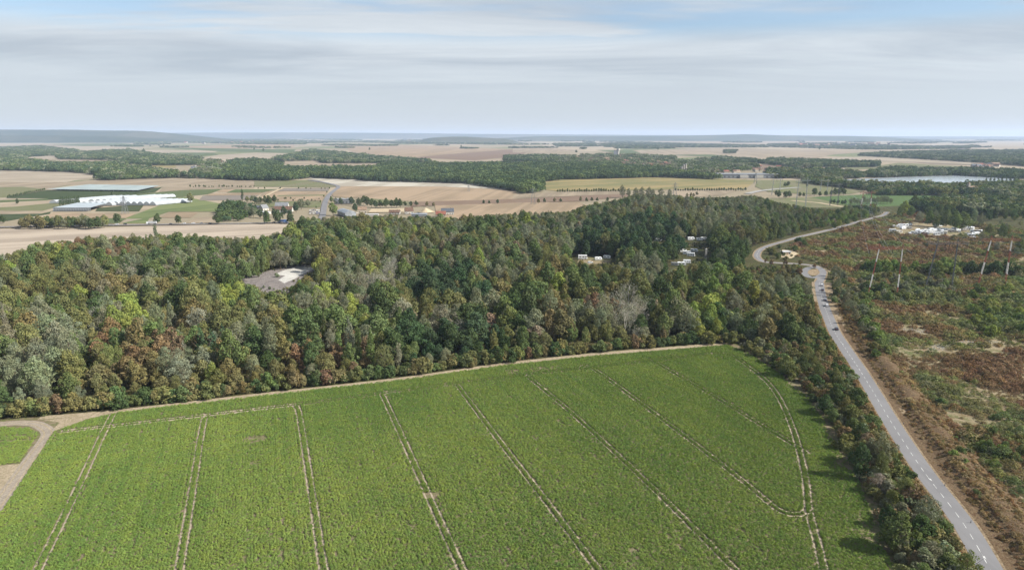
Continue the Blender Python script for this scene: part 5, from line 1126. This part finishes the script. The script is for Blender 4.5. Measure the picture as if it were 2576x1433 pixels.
    x, y = G(1555, 394, ZG); r = tag(empty('water_tower', (x, y, ZG)), 'white water tower rising over the far town', 'tower'); MB().tube((0, 0, 0), (0, 0, 34), 6, 5, 14).build('shaft', 'white_wall', r); MB().tube((0, 0, 34), (0, 0, 44), 9, 9, 14).build('tank', 'white_wall', r)
    x, y = G(1548, 394, ZG); r = tag(empty('apartment_block', (x, y, ZG)), 'dark apartment block beside the white water tower', 'building'); MB().box(-8, 8, -7, 7, 0, 34).build('wall', 'steel_grey', r); MB().box(-8.4, 8.4, -7.4, 7.4, 34.01, 35).build('roof', 'roof_slate', r)
    x, y = G(171, 350, ZG); r = tag(empty('water_tower', (x, y, ZG)), 'tiny white water tower under the left ridge', 'tower'); MB().tube((0, 0, 0), (0, 0, 90), 14, 12, 10).build('shaft', 'white_wall', r); MB().tube((0, 0, 90), (0, 0, 120), 22, 22, 10).build('tank', 'white_wall', r)
hall()
def villages():
    H = []
    for k in range(5):
        w, d, h, rh = ((11, 8, 4.5, 3.5), (14, 8, 4, 3.5), (9, 8, 5.5, 3.5), (18, 9, 4, 4), (12, 10, 6, 3))[k]; a, b = gable(w, d, h, rh); H.append((a, b))
    wm, rm = ['white_wall', 'cream_wall', 'pale_stone'], ['roof_red', 'roof_tan', 'roof_brown', 'roof_slate']
    cache = {}
    def one(u, v, s, where, grp, roofs):
        k = random.randrange(5); wn, rn = random.choice(wm), random.choice(roofs)
        for key, mbx, mt in (((k, 'w', wn), H[k][0], wn), ((k, 'r', rn), H[k][1], rn)):
            if key not in cache: cache[key] = mbx.mesh('wall' if key[1] == 'w' else 'roof', mt)
        x, y = G(u, v, ZG); r = tag(empty('house', (x, y, ZG-.3), random.uniform(-1.2, 1.2), s), '%s house with %s roof %s' % ({'white_wall': 'white', 'cream_wall': 'cream', 'pale_stone': 'pale stone'}[wn], {'roof_red': 'red tile', 'roof_tan': 'tan tile', 'roof_brown': 'brown', 'roof_slate': 'dark slate', 'roof_grey': 'grey'}[rn], where), 'house', grp)
        put('wall', cache[(k, 'w', wn)], r); put('roof', cache[(k, 'r', rn)], r)
    def area(poly, n, s, where, grp, roofs=rm):
        xs = [p[0] for p in poly]; ys = [p[1] for p in poly]; c = 0
        while c < n:
            u, v = random.uniform(min(xs), max(xs)), random.uniform(min(ys), max(ys))
            if inpoly([u], [v], poly)[0]: one(u, v, s*random.uniform(.8, 1.25), where, grp, roofs); c += 1
    area([(480,432),(500,416),(520,404),(545,402),(560,410),(580,425),(586,438),(540,440),(495,439)], 52, 1.15, 'in the valley village', 'houses of the valley village', ['roof_tan', 'roof_brown', 'roof_slate', 'roof_grey', 'roof_brown'])
    area([(1480,408),(1500,398),(1560,398),(1600,402),(1680,410),(1700,416),(1690,422),(1600,419),(1500,414)], 95, 1.3, 'in the far town', 'houses of the far town', ['roof_red', 'roof_tan', 'roof_tan', 'roof_brown'])
    area([(1395,400),(1470,392),(1560,392),(1600,397),(1480,402)], 25, 1.2, 'behind the town', 'houses on the far side of the town')
    area([(1700,418),(1900,414),(1990,424),(1960,436),(1790,438)], 25, 1.1, 'beyond the silos', 'houses in the trees beyond the silos')
    area([(2400,474),(2470,468),(2590,464),(2600,488),(2480,489),(2400,484)], 34, 1.1, 'in the lakeside village', 'houses of the lakeside village', ['roof_tan', 'roof_brown', 'roof_tan', 'roof_grey'])
    area([(2440,420),(2500,414),(2510,420),(2460,425)], 14, 1.3, 'above the lake', 'houses at the wood edge above the lake')
    area([(0,351),(60,347),(250,347),(340,351),(240,354),(40,355)], 42, 5.0, 'under the left ridge', 'houses of the village under the ridge')
    area([(370,357),(480,353),(640,352),(640,361),(520,363),(380,361)], 30, 2.8, 'in the left plain village', 'houses of the far left plain village')
    area([(1000,352),(1060,349),(1250,353),(1280,357),(1020,357)], 16, 4.0, 'round the far hill', 'houses around the far hill')
    area([(2000,366),(2200,363),(2280,368),(2020,371)], 18, 3.0, 'in the right plain village', 'houses of the far right village')
    one(2443, 486, 1.0, 'beside the church', 'lakeside houses', ['roof_tan'])
    x, y = G(2446, 484, ZG); r = tag(empty('church', (x, y, ZG), .2), 'stone church with square tower in the lakeside village', 'church'); a, b = gable(18, 9, 8, 5); a.build('nave_wall', 'pale_stone', r); b.build('roof', 'roof_tan', r); MB().box(-13.5, -9.05, -2.5, 2.5, 0, 18).build('tower', 'pale_stone', r); MB().add([(-13.8, -2.8, 18.01), (-8.8, -2.8, 18.01), (-8.8, 2.8, 18.01), (-13.8, 2.8, 18.01), (-11.3, 0, 21)], [(0, 1, 4), (1, 2, 4), (2, 3, 4), (3, 0, 4), (3, 2, 1, 0)]).build('spire', 'roof_tan', r)
villages()
def greenhouses():
    def spans(label, u0, v0, u1, v1, n, w, length, rz, h=3.6):
        """n joined film tunnels side by side, fronts on the line sighted from (u0,v0) to (u1,v1)"""
        p, q = Vector(G(u0, v0, ZG)), Vector(G(u1, v1, ZG)); d = (q-p)/n; wd = d.length; r = tag(empty('greenhouse', (p.x, p.y, ZG), math.atan2(d.y, d.x)), label, 'greenhouse')
        sk = rz - math.atan2(d.y, d.x); dx, dy = math.cos(sk)*length, math.sin(sk)*length
        arc = [(wd*k/10, 2.2 + (h)*math.sin(math.pi*k/10)) for k in range(11)]; pr = [(0, 0)] + arc + [(wd, 0)]
        cov = MB(); m = len(pr); cov.add([(x, 0, z) for x, z in pr] + [(x+dx, dy, z) for x, z in pr], [(i, i+1, m+i+1, m+i) for i in range(m-1)])
        cm = cov.mesh('film_cover', 'greenhouse_film'); gm = MB().add([(x, -.02, z) for x, z in pr], [tuple(range(m))]).mesh('gable_end', 'gable_film')
        for k in range(n): put('film_cover', cm, r, (wd*k, 0, 0)); put('gable_end', gm, r, (wd*k, 0, 0)); put('gable_end', gm, r, (wd*k+dx, dy+.04, 0))
    back = math.radians(62)
    spans('white tunnel greenhouse in the middle row of the nursery', 205, 516.5, 282, 516.5, 5, 10, 75, back); spans('white tunnel greenhouse on the right of the nursery', 284, 515.5, 392, 516.0, 7, 10, 70, back)
    spans('white tunnel greenhouse with broad spans at the back of the nursery', 222, 509.5, 288, 508.5, 4, 14, 120, back, 3.4); spans('long white greenhouse half hidden by the poplar row', 124, 511, 200, 510, 4, 30, 110, back, 3.2)
    P = [G(134, 530.5, ZG), G(228, 530.5, ZG), G(272, 517.6, ZG), G(196, 517.6, ZG)]; r = tag(empty('net_house', (*P[0], ZG)), 'flat grey blue net house in front of the white greenhouses', 'greenhouse')
    m = MB().add([(x-P[0][0], y-P[0][1], 5) for x, y in P] + [(x-P[0][0], y-P[0][1], 5.15) for x, y in P], [(0, 3, 2, 1), (4, 5, 6, 7), (0, 1, 5, 4), (1, 2, 6, 5), (2, 3, 7, 6), (3, 0, 4, 7)]); m.build('net_roof', 'shade_net', r)
    for k in range(16):
        x = (P[1][0]-P[0][0])*k/15; MB().box(x-.15, x+.15, -.15, .15, 0, 4.98).build('post', 'steel_grey', r)
    MB().box(0, P[1][0]-P[0][0], .3, .45, 0, 4.9).build('side_net', 'gable_film', r)
    P = [G(117, 478.5, ZG), G(347, 481.5, ZG), G(402, 469.5, ZG), G(225, 466.3, ZG)]; r = tag(empty('crop_netting', (*P[0], ZG)), 'wide pale blue netting stretched over the far orchard', 'netting')
    m = MB().add([(x-P[0][0], y-P[0][1], 2.4) for x, y in P] + [(x-P[0][0], y-P[0][1], 2.5) for x, y in P], [(0, 3, 2, 1), (4, 5, 6, 7), (0, 1, 5, 4), (1, 2, 6, 5), (2, 3, 7, 6), (3, 0, 4, 7)]); m.build('net_cover', 'blue_net', r)
    for k in range(20):
        t = k/19; x, y = (P[1][0]-P[0][0])*t, (P[1][1]-P[0][1])*t; MB().box(x-.15, x+.15, y-.15, y+.15, 0, 2.38).build('post', 'steel_grey', r)
greenhouses()

# ------------------------------------------------------------------ pylons and wires
def pylon_parts(mat, arm_mat, h, sep, lean, arm):
    """portal pylon: two A-frame lattice masts and a long lattice crossarm"""
    L_ = []
    for s in (0, 1):
        bx, tx = (-sep/2-lean, -sep/2) if s == 0 else (sep/2, sep/2)
        for k in (-1, 1): L_.append(('leg', MB().lattice((bx+k*1.5, k*2.6, 0), (tx, k*.3, h), .5, .28, 10, .07), mat))
        L_.append(('brace', MB().tube((bx*.55+tx*.45-.5, -1.7, h*.45), (bx*.55+tx*.45+.5, 1.7, h*.45), .12, n=4).tube((bx*.3+tx*.7, -1.1, h*.7), (bx*.3+tx*.7, 1.1, h*.7), .1, n=4), arm_mat))
        L_.append(('peak', MB().lattice((tx, 0, h+1.2), (tx, 0, h+4.0), 1.0, .15, 4, .06), arm_mat))
    L_.append(('crossarm', MB().lattice((-arm/2, 0, h+.5), (arm/2, 0, h+.5), 1.3, 1.3, 18, .085), arm_mat))
    for x in (-arm/2+1, -1.5, 1.5, arm/2-1): L_.append(('insulator', MB().tube((x, 0, h-.3), (x, 0, h-3.4), .16, n=6), 'glass_dark'))
    return [(n, m.mesh(n, mt), mt) for n, m, mt in L_]
PY = [('red and white portal pylon nearest the road', 2226, 751, 36, 16.5, 4.5, 32, 'red_white_paint', 'rust_red_paint', 0), ('dark steel portal pylon between the two red and white ones', 2368, 728, 35, 15, 5, 32, 'dark_steel', 'dark_steel', 0),
      ('red and white portal pylon at the right end of the heath', 2502, 716, 35, 16, 5, 30, 'red_white_paint', 'rust_red_paint', 0), ('grey portal pylon farthest left over the pale pasture', 1952, 490, 30, 16, 2, 26, 'steel_grey', 'steel_grey', .3),
      ('tall pale portal pylon beyond the far scrub', 2014, 531, 46, 16, 2, 28, 'steel_grey', 'steel_grey', .3), ('grey portal pylon behind the pasture hedge', 2072, 491, 28, 15, 3, 26, 'steel_grey', 'steel_grey', .3),
      ('red and white portal pylon among the poplars at the road end', 2178, 527, 26, 15, 2, 28, 'red_white_paint', 'rust_red_paint', .2), ('dark portal pylon before the bright green field', 2098, 517, 34, 14, 2, 26, 'dark_steel', 'dark_steel', .3)]
PYO = {}
for i, (lab, u, v, h, sep, lean, arm, mt, am, rz) in enumerate(PY):
    x, y = G(u, v, ZG); r = tag(empty('portal_pylon', (x, y, ZG-.1), rz), lab, 'pylon'); PYO[i] = (x, y, h, arm, rz)
    for n, m, _ in pylon_parts(mt, am, h, sep, lean, arm): put(n, m, r)
def lattice_tower(label, u, v, h):
    x, y = G(u, v, ZG); r = tag(empty('lattice_pylon', (x, y, ZG-.1)), label, 'pylon')
    for a, b in ((-1, -1), (1, -1), (1, 1), (-1, 1)): MB().lattice((a*h*.12, b*h*.12, 0), (a*.6, b*.6, h), .5, .3, 12, .09).build('leg', 'steel_grey', r)
    for z in (.75, .88): MB().lattice((-h*.2, 0, h*z), (h*.2, 0, h*z), .9, .9, 8, .08).build('crossarm', 'steel_grey', r)
for lab, u, v, h in (('grey lattice pylon before the greenhouses', 315, 537, 26), ('thin lattice pylon on the brown ploughland', 1341, 513, 28), ('grey lattice pylon behind the pale poplars', 1697, 500, 30), ('faint lattice pylon on the ochre field slope', 1900, 462, 26), ('tiny lattice pylon on the peach stubble field', 1179, 482, 14)): lattice_tower(lab, u, v, h)
def wire(label, p, q, sag):
    m = MB(); n = 14; prev = None
    for k in range(n+1):
        t = k/n; c = Vector(p).lerp(Vector(q), t) - Vector((0, 0, sag*4*t*(1-t)))
        if prev is not None: m.tube(prev, c, .045, n=4, cap=False)
        prev = c
    tag(m.build('power_line', 'wire_metal'), label, 'wire', 'power lines over the heath')
def tip(i, k):
    x, y, h, arm, rz = PYO[i]; o = (-arm/2+1, -1.5, 1.5, arm/2-1)[k]; return (x+o*math.cos(rz), y+o*math.sin(rz), ZG+h-3.4)
for a, b, nm in ((0, 6, 'from the nearest red and white pylon to the poplars'), (1, 7, 'from the dark pylon to the bright green field')):
    for k, w in enumerate(('outer left', 'inner left', 'inner right', 'outer right')): wire('%s wire running %s' % (w, nm), tip(a, k), tip(b, k), 8)
for k, w in enumerate(('outer left', 'inner left', 'inner right', 'outer right')):
    a = tip(2, k); wire('%s wire leaving the right end pylon over the caravans' % w, a, (a[0]+90, a[1]+420, 34), 8); b = tip(2, k); wire('%s wire leaving the right end pylon towards the near side' % w, b, (b[0]+110, b[1]-330, 36), 7)

# ------------------------------------------------------------------ vehicles
def vehicle_lib():
    V = {}
    def car(col):
        hw = .88; parts = []
        prof = [(-2.1, .35), (2.1, .35), (2.15, .65), (1.95, .88), (1.0, 1.0), (-1.95, 1.02), (-2.15, .75)]
        b = MB().prism(prof, -hw, hw); b.add([(-1.55, -.62, 1.5), (.15, -.62, 1.5), (.15, .62, 1.5), (-1.55, .62, 1.5), (-1.6, -.66, 1.44), (.25, -.66, 1.44), (.25, .66, 1.44), (-1.6, .66, 1.44)], [(0, 1, 2, 3), (4, 5, 1, 0), (5, 6, 2, 1), (6, 7, 3, 2), (7, 4, 0, 3)])
        parts.append(('body', b.mesh('body', col)))
        g = MB().add([(-2.0, -.82, 1.0), (1.0, -.82, .99), (1.0, .82, .99), (-2.0, .82, 1.0), (-1.6, -.65, 1.44), (.25, -.65, 1.44), (.25, .65, 1.44), (-1.6, .65, 1.44)], [(0, 1, 5, 4), (1, 2, 6, 5), (2, 3, 7, 6), (3, 0, 4, 7)])
        parts.append(('window_glass', g.mesh('window_glass', 'glass_dark')))
        for x in (-1.3, 1.3):
            for s in (-1, 1): parts.append(('wheel', MB().tube((x, s*.72, .33), (x, s*.93, .33), .33, n=12).mesh('wheel', 'tyre')))
        for s in (-.6, .6): parts.append(('headlight', MB().box(2.06, 2.17, s-.2, s+.2, .62, .8).mesh('headlight', 'lamp_lens'))); parts.append(('tail_light', MB().box(-2.19, -2.08, s-.2, s+.2, .75, .95).mesh('tail_light', 'tail_red')))
        return parts
    for c in ('white', 'black', 'grey', 'silver', 'blue', 'red'): V[c + ' car'] = car('car_' + c)
    def caravan(bm, stripe):
        pr = [(-3.0, .55), (2.6, .55), (3.05, 1.1), (2.9, 2.0), (2.4, 2.65), (-2.7, 2.65), (-3.0, 2.4)]; parts = [('body', MB().prism(pr, -1.15, 1.15).mesh('body', bm))]
        for s in (-1, 1):
            for x0 in (-2.4, .4): parts.append(('window', MB().box(x0, x0+1.6, s*1.15-.03, s*1.15+.03, 1.5, 2.15).mesh('window', 'glass_dark')))
            parts.append(('wheel', MB().tube((-.3, s*.9, .33), (-.3, s*1.17, .33), .33, n=10).mesh('wheel', 'tyre')))
            parts.append(('stripe', MB().box(-2.9, 2.5, s*1.16-.02, s*1.16+.02, 1.0, 1.2).mesh('stripe', stripe)))
        parts += [('roof_vent', MB().box(-.4, .4, -.4, .4, 2.66, 2.85).mesh('roof_vent', 'white_metal')), ('drawbar', MB().tube((2.6, .5, .5), (4.2, 0, .5), .06, n=4).tube((2.6, -.5, .5), (4.2, 0, .5), .06, n=4).mesh('drawbar', 'dark_steel'))]
        return parts
    V['white caravan'] = caravan('white_plastic', 'car_grey'); V['cream caravan'] = caravan('white_wall', 'timber'); V['blue topped caravan'] = caravan('white_plastic', 'car_blue'); V['grey caravan'] = caravan('car_silver', 'car_white')
    def camper():
        pr = [(-3.2, .5), (3.1, .5), (3.2, 1.0), (2.7, 1.35), (2.35, 1.95), (2.9, 2.1), (2.9, 2.75), (2.5, 3.0), (-3.2, 2.95)]; p = [('body', MB().prism(pr, -1.1, 1.1).mesh('body', 'car_white')), ('windscreen', MB().add([(2.74, -.9, 1.37), (2.74, .9, 1.37), (2.39, .9, 1.93), (2.39, -.9, 1.93)], [(0, 1, 2, 3)]).mesh('windscreen', 'glass_dark'))]
        for s in (-1, 1):
            for x0 in (-2.4, -.2, 1.5): p.append(('window', MB().box(x0, x0+1.2, s*1.1-.03, s*1.1+.03, 1.5, 2.1).mesh('window', 'glass_dark')))
            for x0 in (-1.9, 2.0): p.append(('wheel', MB().tube((x0, s*.9, .36), (x0, s*1.12, .36), .36, n=10).mesh('wheel', 'tyre')))
        return p
    V['white camper van'] = camper()
    def truck(col):
        p = [('cab', MB().prism([(4.2, .6), (6.2, .6), (6.3, 1.8), (6.0, 3.2), (4.2, 3.3)], -1.2, 1.2).mesh('cab', 'car_white')), ('windscreen', MB().add([(6.32, -1.05, 1.85), (6.32, 1.05, 1.85), (6.06, 1.05, 2.9), (6.06, -1.05, 2.9)], [(0, 1, 2, 3)]).mesh('windscreen', 'glass_dark')), ('trailer', MB().box(-6.5, 3.9, -1.25, 1.25, 1.1, 3.9).mesh('trailer', col))]
        for x in (-5.4, -4.2, -3.0, 3.6, 5.2):
            for s in (-1, 1): p.append(('wheel', MB().tube((x, s*.85, .5), (x, s*1.2, .5), .5, n=10).mesh('wheel', 'tyre')))
        return p
    V['blue truck'] = truck('truck_blue'); V['white truck'] = truck('white_metal')
    return V
VEH = vehicle_lib()
def vehicle(kind, x, y, rz, label, group, scale=1.0, z=ZG+.075):
    r = tag(empty(kind.replace(' topped', '').split(' ', 1)[1].replace(' ', '_'), (x, y, z), rz, scale), label, kind.split(' ')[-1] if 'camper' not in kind else 'camper van', group)
    for n, m in VEH[kind]: put(n, m, r)
def on_line(line, u, v, side):
    x, y = GN(u, v); i = int(np.argmin([(p[0]-x)**2+(p[1]-y)**2 for p in line])); i = min(max(i, 1), len(line)-2); dx, dy = line[i+1][0]-line[i-1][0], line[i+1][1]-line[i-1][1]; l = math.hypot(dx, dy); t = Vector((dx/l, dy/l)); w = Vector((x, y))
    p = Vector(line[i]); p = p + t*(w-p).dot(t); p = p + Vector((t.y, -t.x))*side; return p.x, p.y, math.atan2(dy, dx)
for u, v, k, w in ((2069,719,'white car','white car just below the roundabout, first in the queue'),(2073,731,'black car','black car behind the white one below the roundabout'),(2077,756,'grey car','grey car halfway down the queue on the road'),(2077,770,'white car','white car last in the queue on the road'),(2103,829,'black car','black car driving alone on the straight road')):
    x, y, a = on_line(ROAD, u, v, 1.6); vehicle(k, x, y, a, w, 'cars on the straight road')
for u, side, k, w in ((292,1.9,'white car','white car behind the second roadside tree on the left road'),(313,1.9,'black car','black car right of the second tree on the left road'),(380,1.9,'white truck','white truck beside the third tree on the left road'),(432,-1.9,'black car','black car in the middle of the left road'),(462,1.9,'white car','white car near the fourth tree of the left road'),(485,1.9,'white car','small white car left of the fifth roadside tree'),(530,-1.9,'black car','black car below the fifth tree on the left road'),(711,1.9,'blue truck','blue truck with white cab on the left road by the woods'),(688,1.9,'black car','black car behind the blue truck'),(700,-1.9,'silver car','silver car passing the blue truck'),(718,-1.9,'white car','white car below the blue truck'),(736,-1.9,'grey car','grey car entering the woods on the left road'),(505,1.9,'grey car','grey car between the trees of the left road')):
    v = float(np.interp(u, [0, 265, 450, 644, 740], [570.5, 566, 563.5, 561, 560])); x, y, a = on_line(FR, u, v, -side); vehicle(k, x, y, a + (math.pi if side > 0 else 0), w, 'vehicles on the left road')
for k, (u, v) in enumerate(((2207.7,966.6),(2273,1066.5),(2376.5,1221.6),(2442,1314.6),(2162,897))):
    x, y = GN(u, v); r = tag(empty('roadside_post', (x, y, ZG)), 'small dark marker post on the road edge, %s from the near end' % ('fourth', 'third', 'second', 'first', 'fifth')[k], 'post')
    MB().tube((0, 0, 0), (0, 0, 1.0), .11, .09, 6).build('shaft', 'dark_steel', r); MB().tube((0, 0, .72), (0, 0, .92), .115, .105, 6, False).build('band', 'white_metal', r)
ORD = ['first', 'second', 'third', 'fourth', 'fifth', 'sixth', 'seventh', 'eighth', 'ninth', 'tenth', 'eleventh', 'twelfth', 'thirteenth', 'fourteenth', 'fifteenth', 'sixteenth', 'seventeenth', 'eighteenth']
n = 0
for j, v in enumerate((530, 534, 538)):
    for i in range(6):
        x, y = G(779+i*4.6+random.uniform(-.8, .8), v+random.uniform(-.5, .5), ZG); k = random.choice(['white car', 'grey car', 'silver car', 'black car', 'white car', 'blue car']); vehicle(k, x, y, random.choice([1.5, 1.7, 4.7]), '%s parked in the hamlet yard, %s of its %s row' % (k, ORD[i], ('back', 'middle', 'front')[j]), 'cars parked in the hamlet yard')
CAR = [(380,215),(470,215),(500,195),(565,200),(640,188),(630,240),(530,243),(360,292),(460,312),(645,348),(720,325),(785,280),(835,325),(900,340),(905,275),(960,295),(1005,275),(1060,290),(1140,275),(1090,208),(1155,200),(1100,352),(1150,332),(1250,318),(1340,298),(1400,268),(1480,292),(1570,272),(1640,243),(1700,252),(1715,297),(1780,303),(1830,300),(1625,348),(1672,372),(1690,345),(1765,343),(1805,358),(1690,408),(1230,268),(760,305),(1020,310),(870,300),(1190,300),(1300,280)]
rows = sorted(CAR, key=lambda p: p[1]); nr = 3; per = math.ceil(len(rows)/nr)
for j in range(nr):
    for i, (a, b) in enumerate(sorted(rows[j*per:(j+1)*per])):
        u, v = 2191.3+.1498*a, 536.6+.1498*b + 3.5; k = random.choices(['white caravan', 'white camper van', 'cream caravan', 'grey caravan', 'blue topped caravan', 'black car'], [9, 3, 2, 1, 1.4, 1.2])[0]
        if (a, b) == (500, 195): k = 'blue topped caravan'
        x, y = GN(u, v); vehicle(k, x, y, random.uniform(-.5, .5) + random.choice([0, math.pi, 1.2]), '%s parked in the %s of the caravan park, %s from its left' % (k, ('back', 'middle', 'front')[j], ORD[i]), 'caravans of the park', random.uniform(1.15, 1.4), ZG + .03)
for u, v, k, s, w in ((1466,652,'white camper van',1.35,'white camper van with awning in the woodland gap'),(1485,662,'white car',1.2,'white car beside the camper in the woodland gap'),(1505,654,'white caravan',1.1,'white caravan right of the camper in the woodland gap'),(1655,607,'white caravan',1.2,'white caravan deep in the dark trees'),(1738,604,'white caravan',1.3,'long white caravan at the far camp in the woods'),(1760,605,'white camper van',1.1,'white camper right of the far woodland camp'),(1728,640,'white caravan',1.3,'white caravan in the middle of the woodland camp'),(1738,645,'white camper van',1.2,'white camper beside the middle camp caravan'),(1714,668,'white caravan',1.25,'white caravan at the near end of the woodland camp'),(1697,668,'grey caravan',1.1,'grey caravan at the near end of the woodland camp'),(1770,603,'white caravan',1.1,'white caravan at the right end of the far woodland camp'),(1746,634,'white caravan',1.2,'white caravan behind the middle woodland camp'),(1718,634,'white caravan',1.1,'white caravan left of the middle woodland camp'),(1728,662,'white camper van',1.1,'white camper right at the near end of the woodland camp'),(1527,650,'white caravan',1.1,'white caravan farthest right in the woodland gap')):
    x, y = GN(u, v); vehicle(k, x, y, random.uniform(-.4, .4), w, 'caravans in the woods', s, ZG + .03)
x, y = GN(1775, 650); m = MB().box(-.9, .9, -.9, .9, 0, 9); tag(m.add([(-1.1, -1.1, 9.01), (1.1, -1.1, 9.01), (1.1, 1.1, 9.01), (-1.1, 1.1, 9.01), (0, 0, 10)], [(0, 1, 4), (1, 2, 4), (2, 3, 4), (3, 0, 4), (3, 2, 1, 0)]).build('chimney_stack', 'concrete', None, (x, y, ZG)), 'grey concrete chimney stack standing in the woodland camp', 'chimney')
# white litter on the heath
def litter():
    ms = [MB().add([(random.uniform(-.6, .6), random.uniform(-.6, .6), 0) for _ in range(4)] + [(random.uniform(-.3, .3), random.uniform(-.3, .3), random.uniform(.2, .6))], [(0, 1, 4), (1, 2, 4), (2, 3, 4), (3, 0, 4)]).mesh('rubble_piece', 'litter_white') for _ in range(4)]
    for c, rx, ry, n, lab in (((2290,832), 44, 7, 420, 'white rubble strewn on the heath, upper heap'), ((2362,873), 34, 7, 330, 'white rubble strewn on the heath, lower heap'), ((2450,860), 62, 5, 300, 'white rubble strewn on the heath, long right strip')):
        P = []
        for _ in range(n):
            a, q = random.random()*6.28, random.random()**.7; P.append((*GN(c[0]+rx*q*math.cos(a), c[1]+ry*q*math.sin(a)), ZG))
        s = RNG.uniform(.25, .9, n); scatter('rubble', P, RNG.random(n)*6.28, np.stack([s, s, s], 1), RNG.integers(0, 4, n), np.ones((n, 3)), ms, lab)
litter()

# ------------------------------------------------------------------ the air
def haze():
    b = NB('haze_air'); v = b.n('ShaderNodeVolumePrincipled', {'Color': (.58, .71, .96, 1), 'Density': 0.000040, 'Anisotropy': 0.1}); b.t.links.new(v.outputs[0], b.o.inputs['Volume'])
    o = MB().box(-30000, 30000, -3200, 27000, -3, 270).build('haze', 'haze_air'); tag(o, 'pale blue summer haze filling the air', kind='stuff')
haze()

# ------------------------------------------------------------------ things that look alike are told apart by their order
def ordinal(n):
    one = ['', 'first', 'second', 'third', 'fourth', 'fifth', 'sixth', 'seventh', 'eighth', 'ninth', 'tenth', 'eleventh', 'twelfth', 'thirteenth', 'fourteenth', 'fifteenth', 'sixteenth', 'seventeenth', 'eighteenth', 'nineteenth']
    if n < 20: return one[n]
    t = {2: 'twent', 3: 'thirt', 4: 'fort', 5: 'fift', 6: 'sixt', 7: 'sevent', 8: 'eight', 9: 'ninet'}[n//10]
    return t + 'ieth' if n % 10 == 0 else t + 'y-' + one[n % 10]
def tell_apart():
    by = {}
    for o in SC.objects:
        if o.parent is None and o.get('label') and o.get('category'): by.setdefault(o['label'], []).append(o)
    for lab, os_ in by.items():
        if len(os_) < 2: continue
        os_.sort(key=lambda o: o.location.x/max(1, o.location.y))
        for i, o in enumerate(os_):
            o['label'] = '%s, %s' % (lab, 'leftmost' if i == 0 else 'rightmost' if i == len(os_)-1 else ordinal(i+1) + ' from left' if i < 99 else 'towards the right')
            if not o.get('group'): o['group'] = lab
tell_apart()
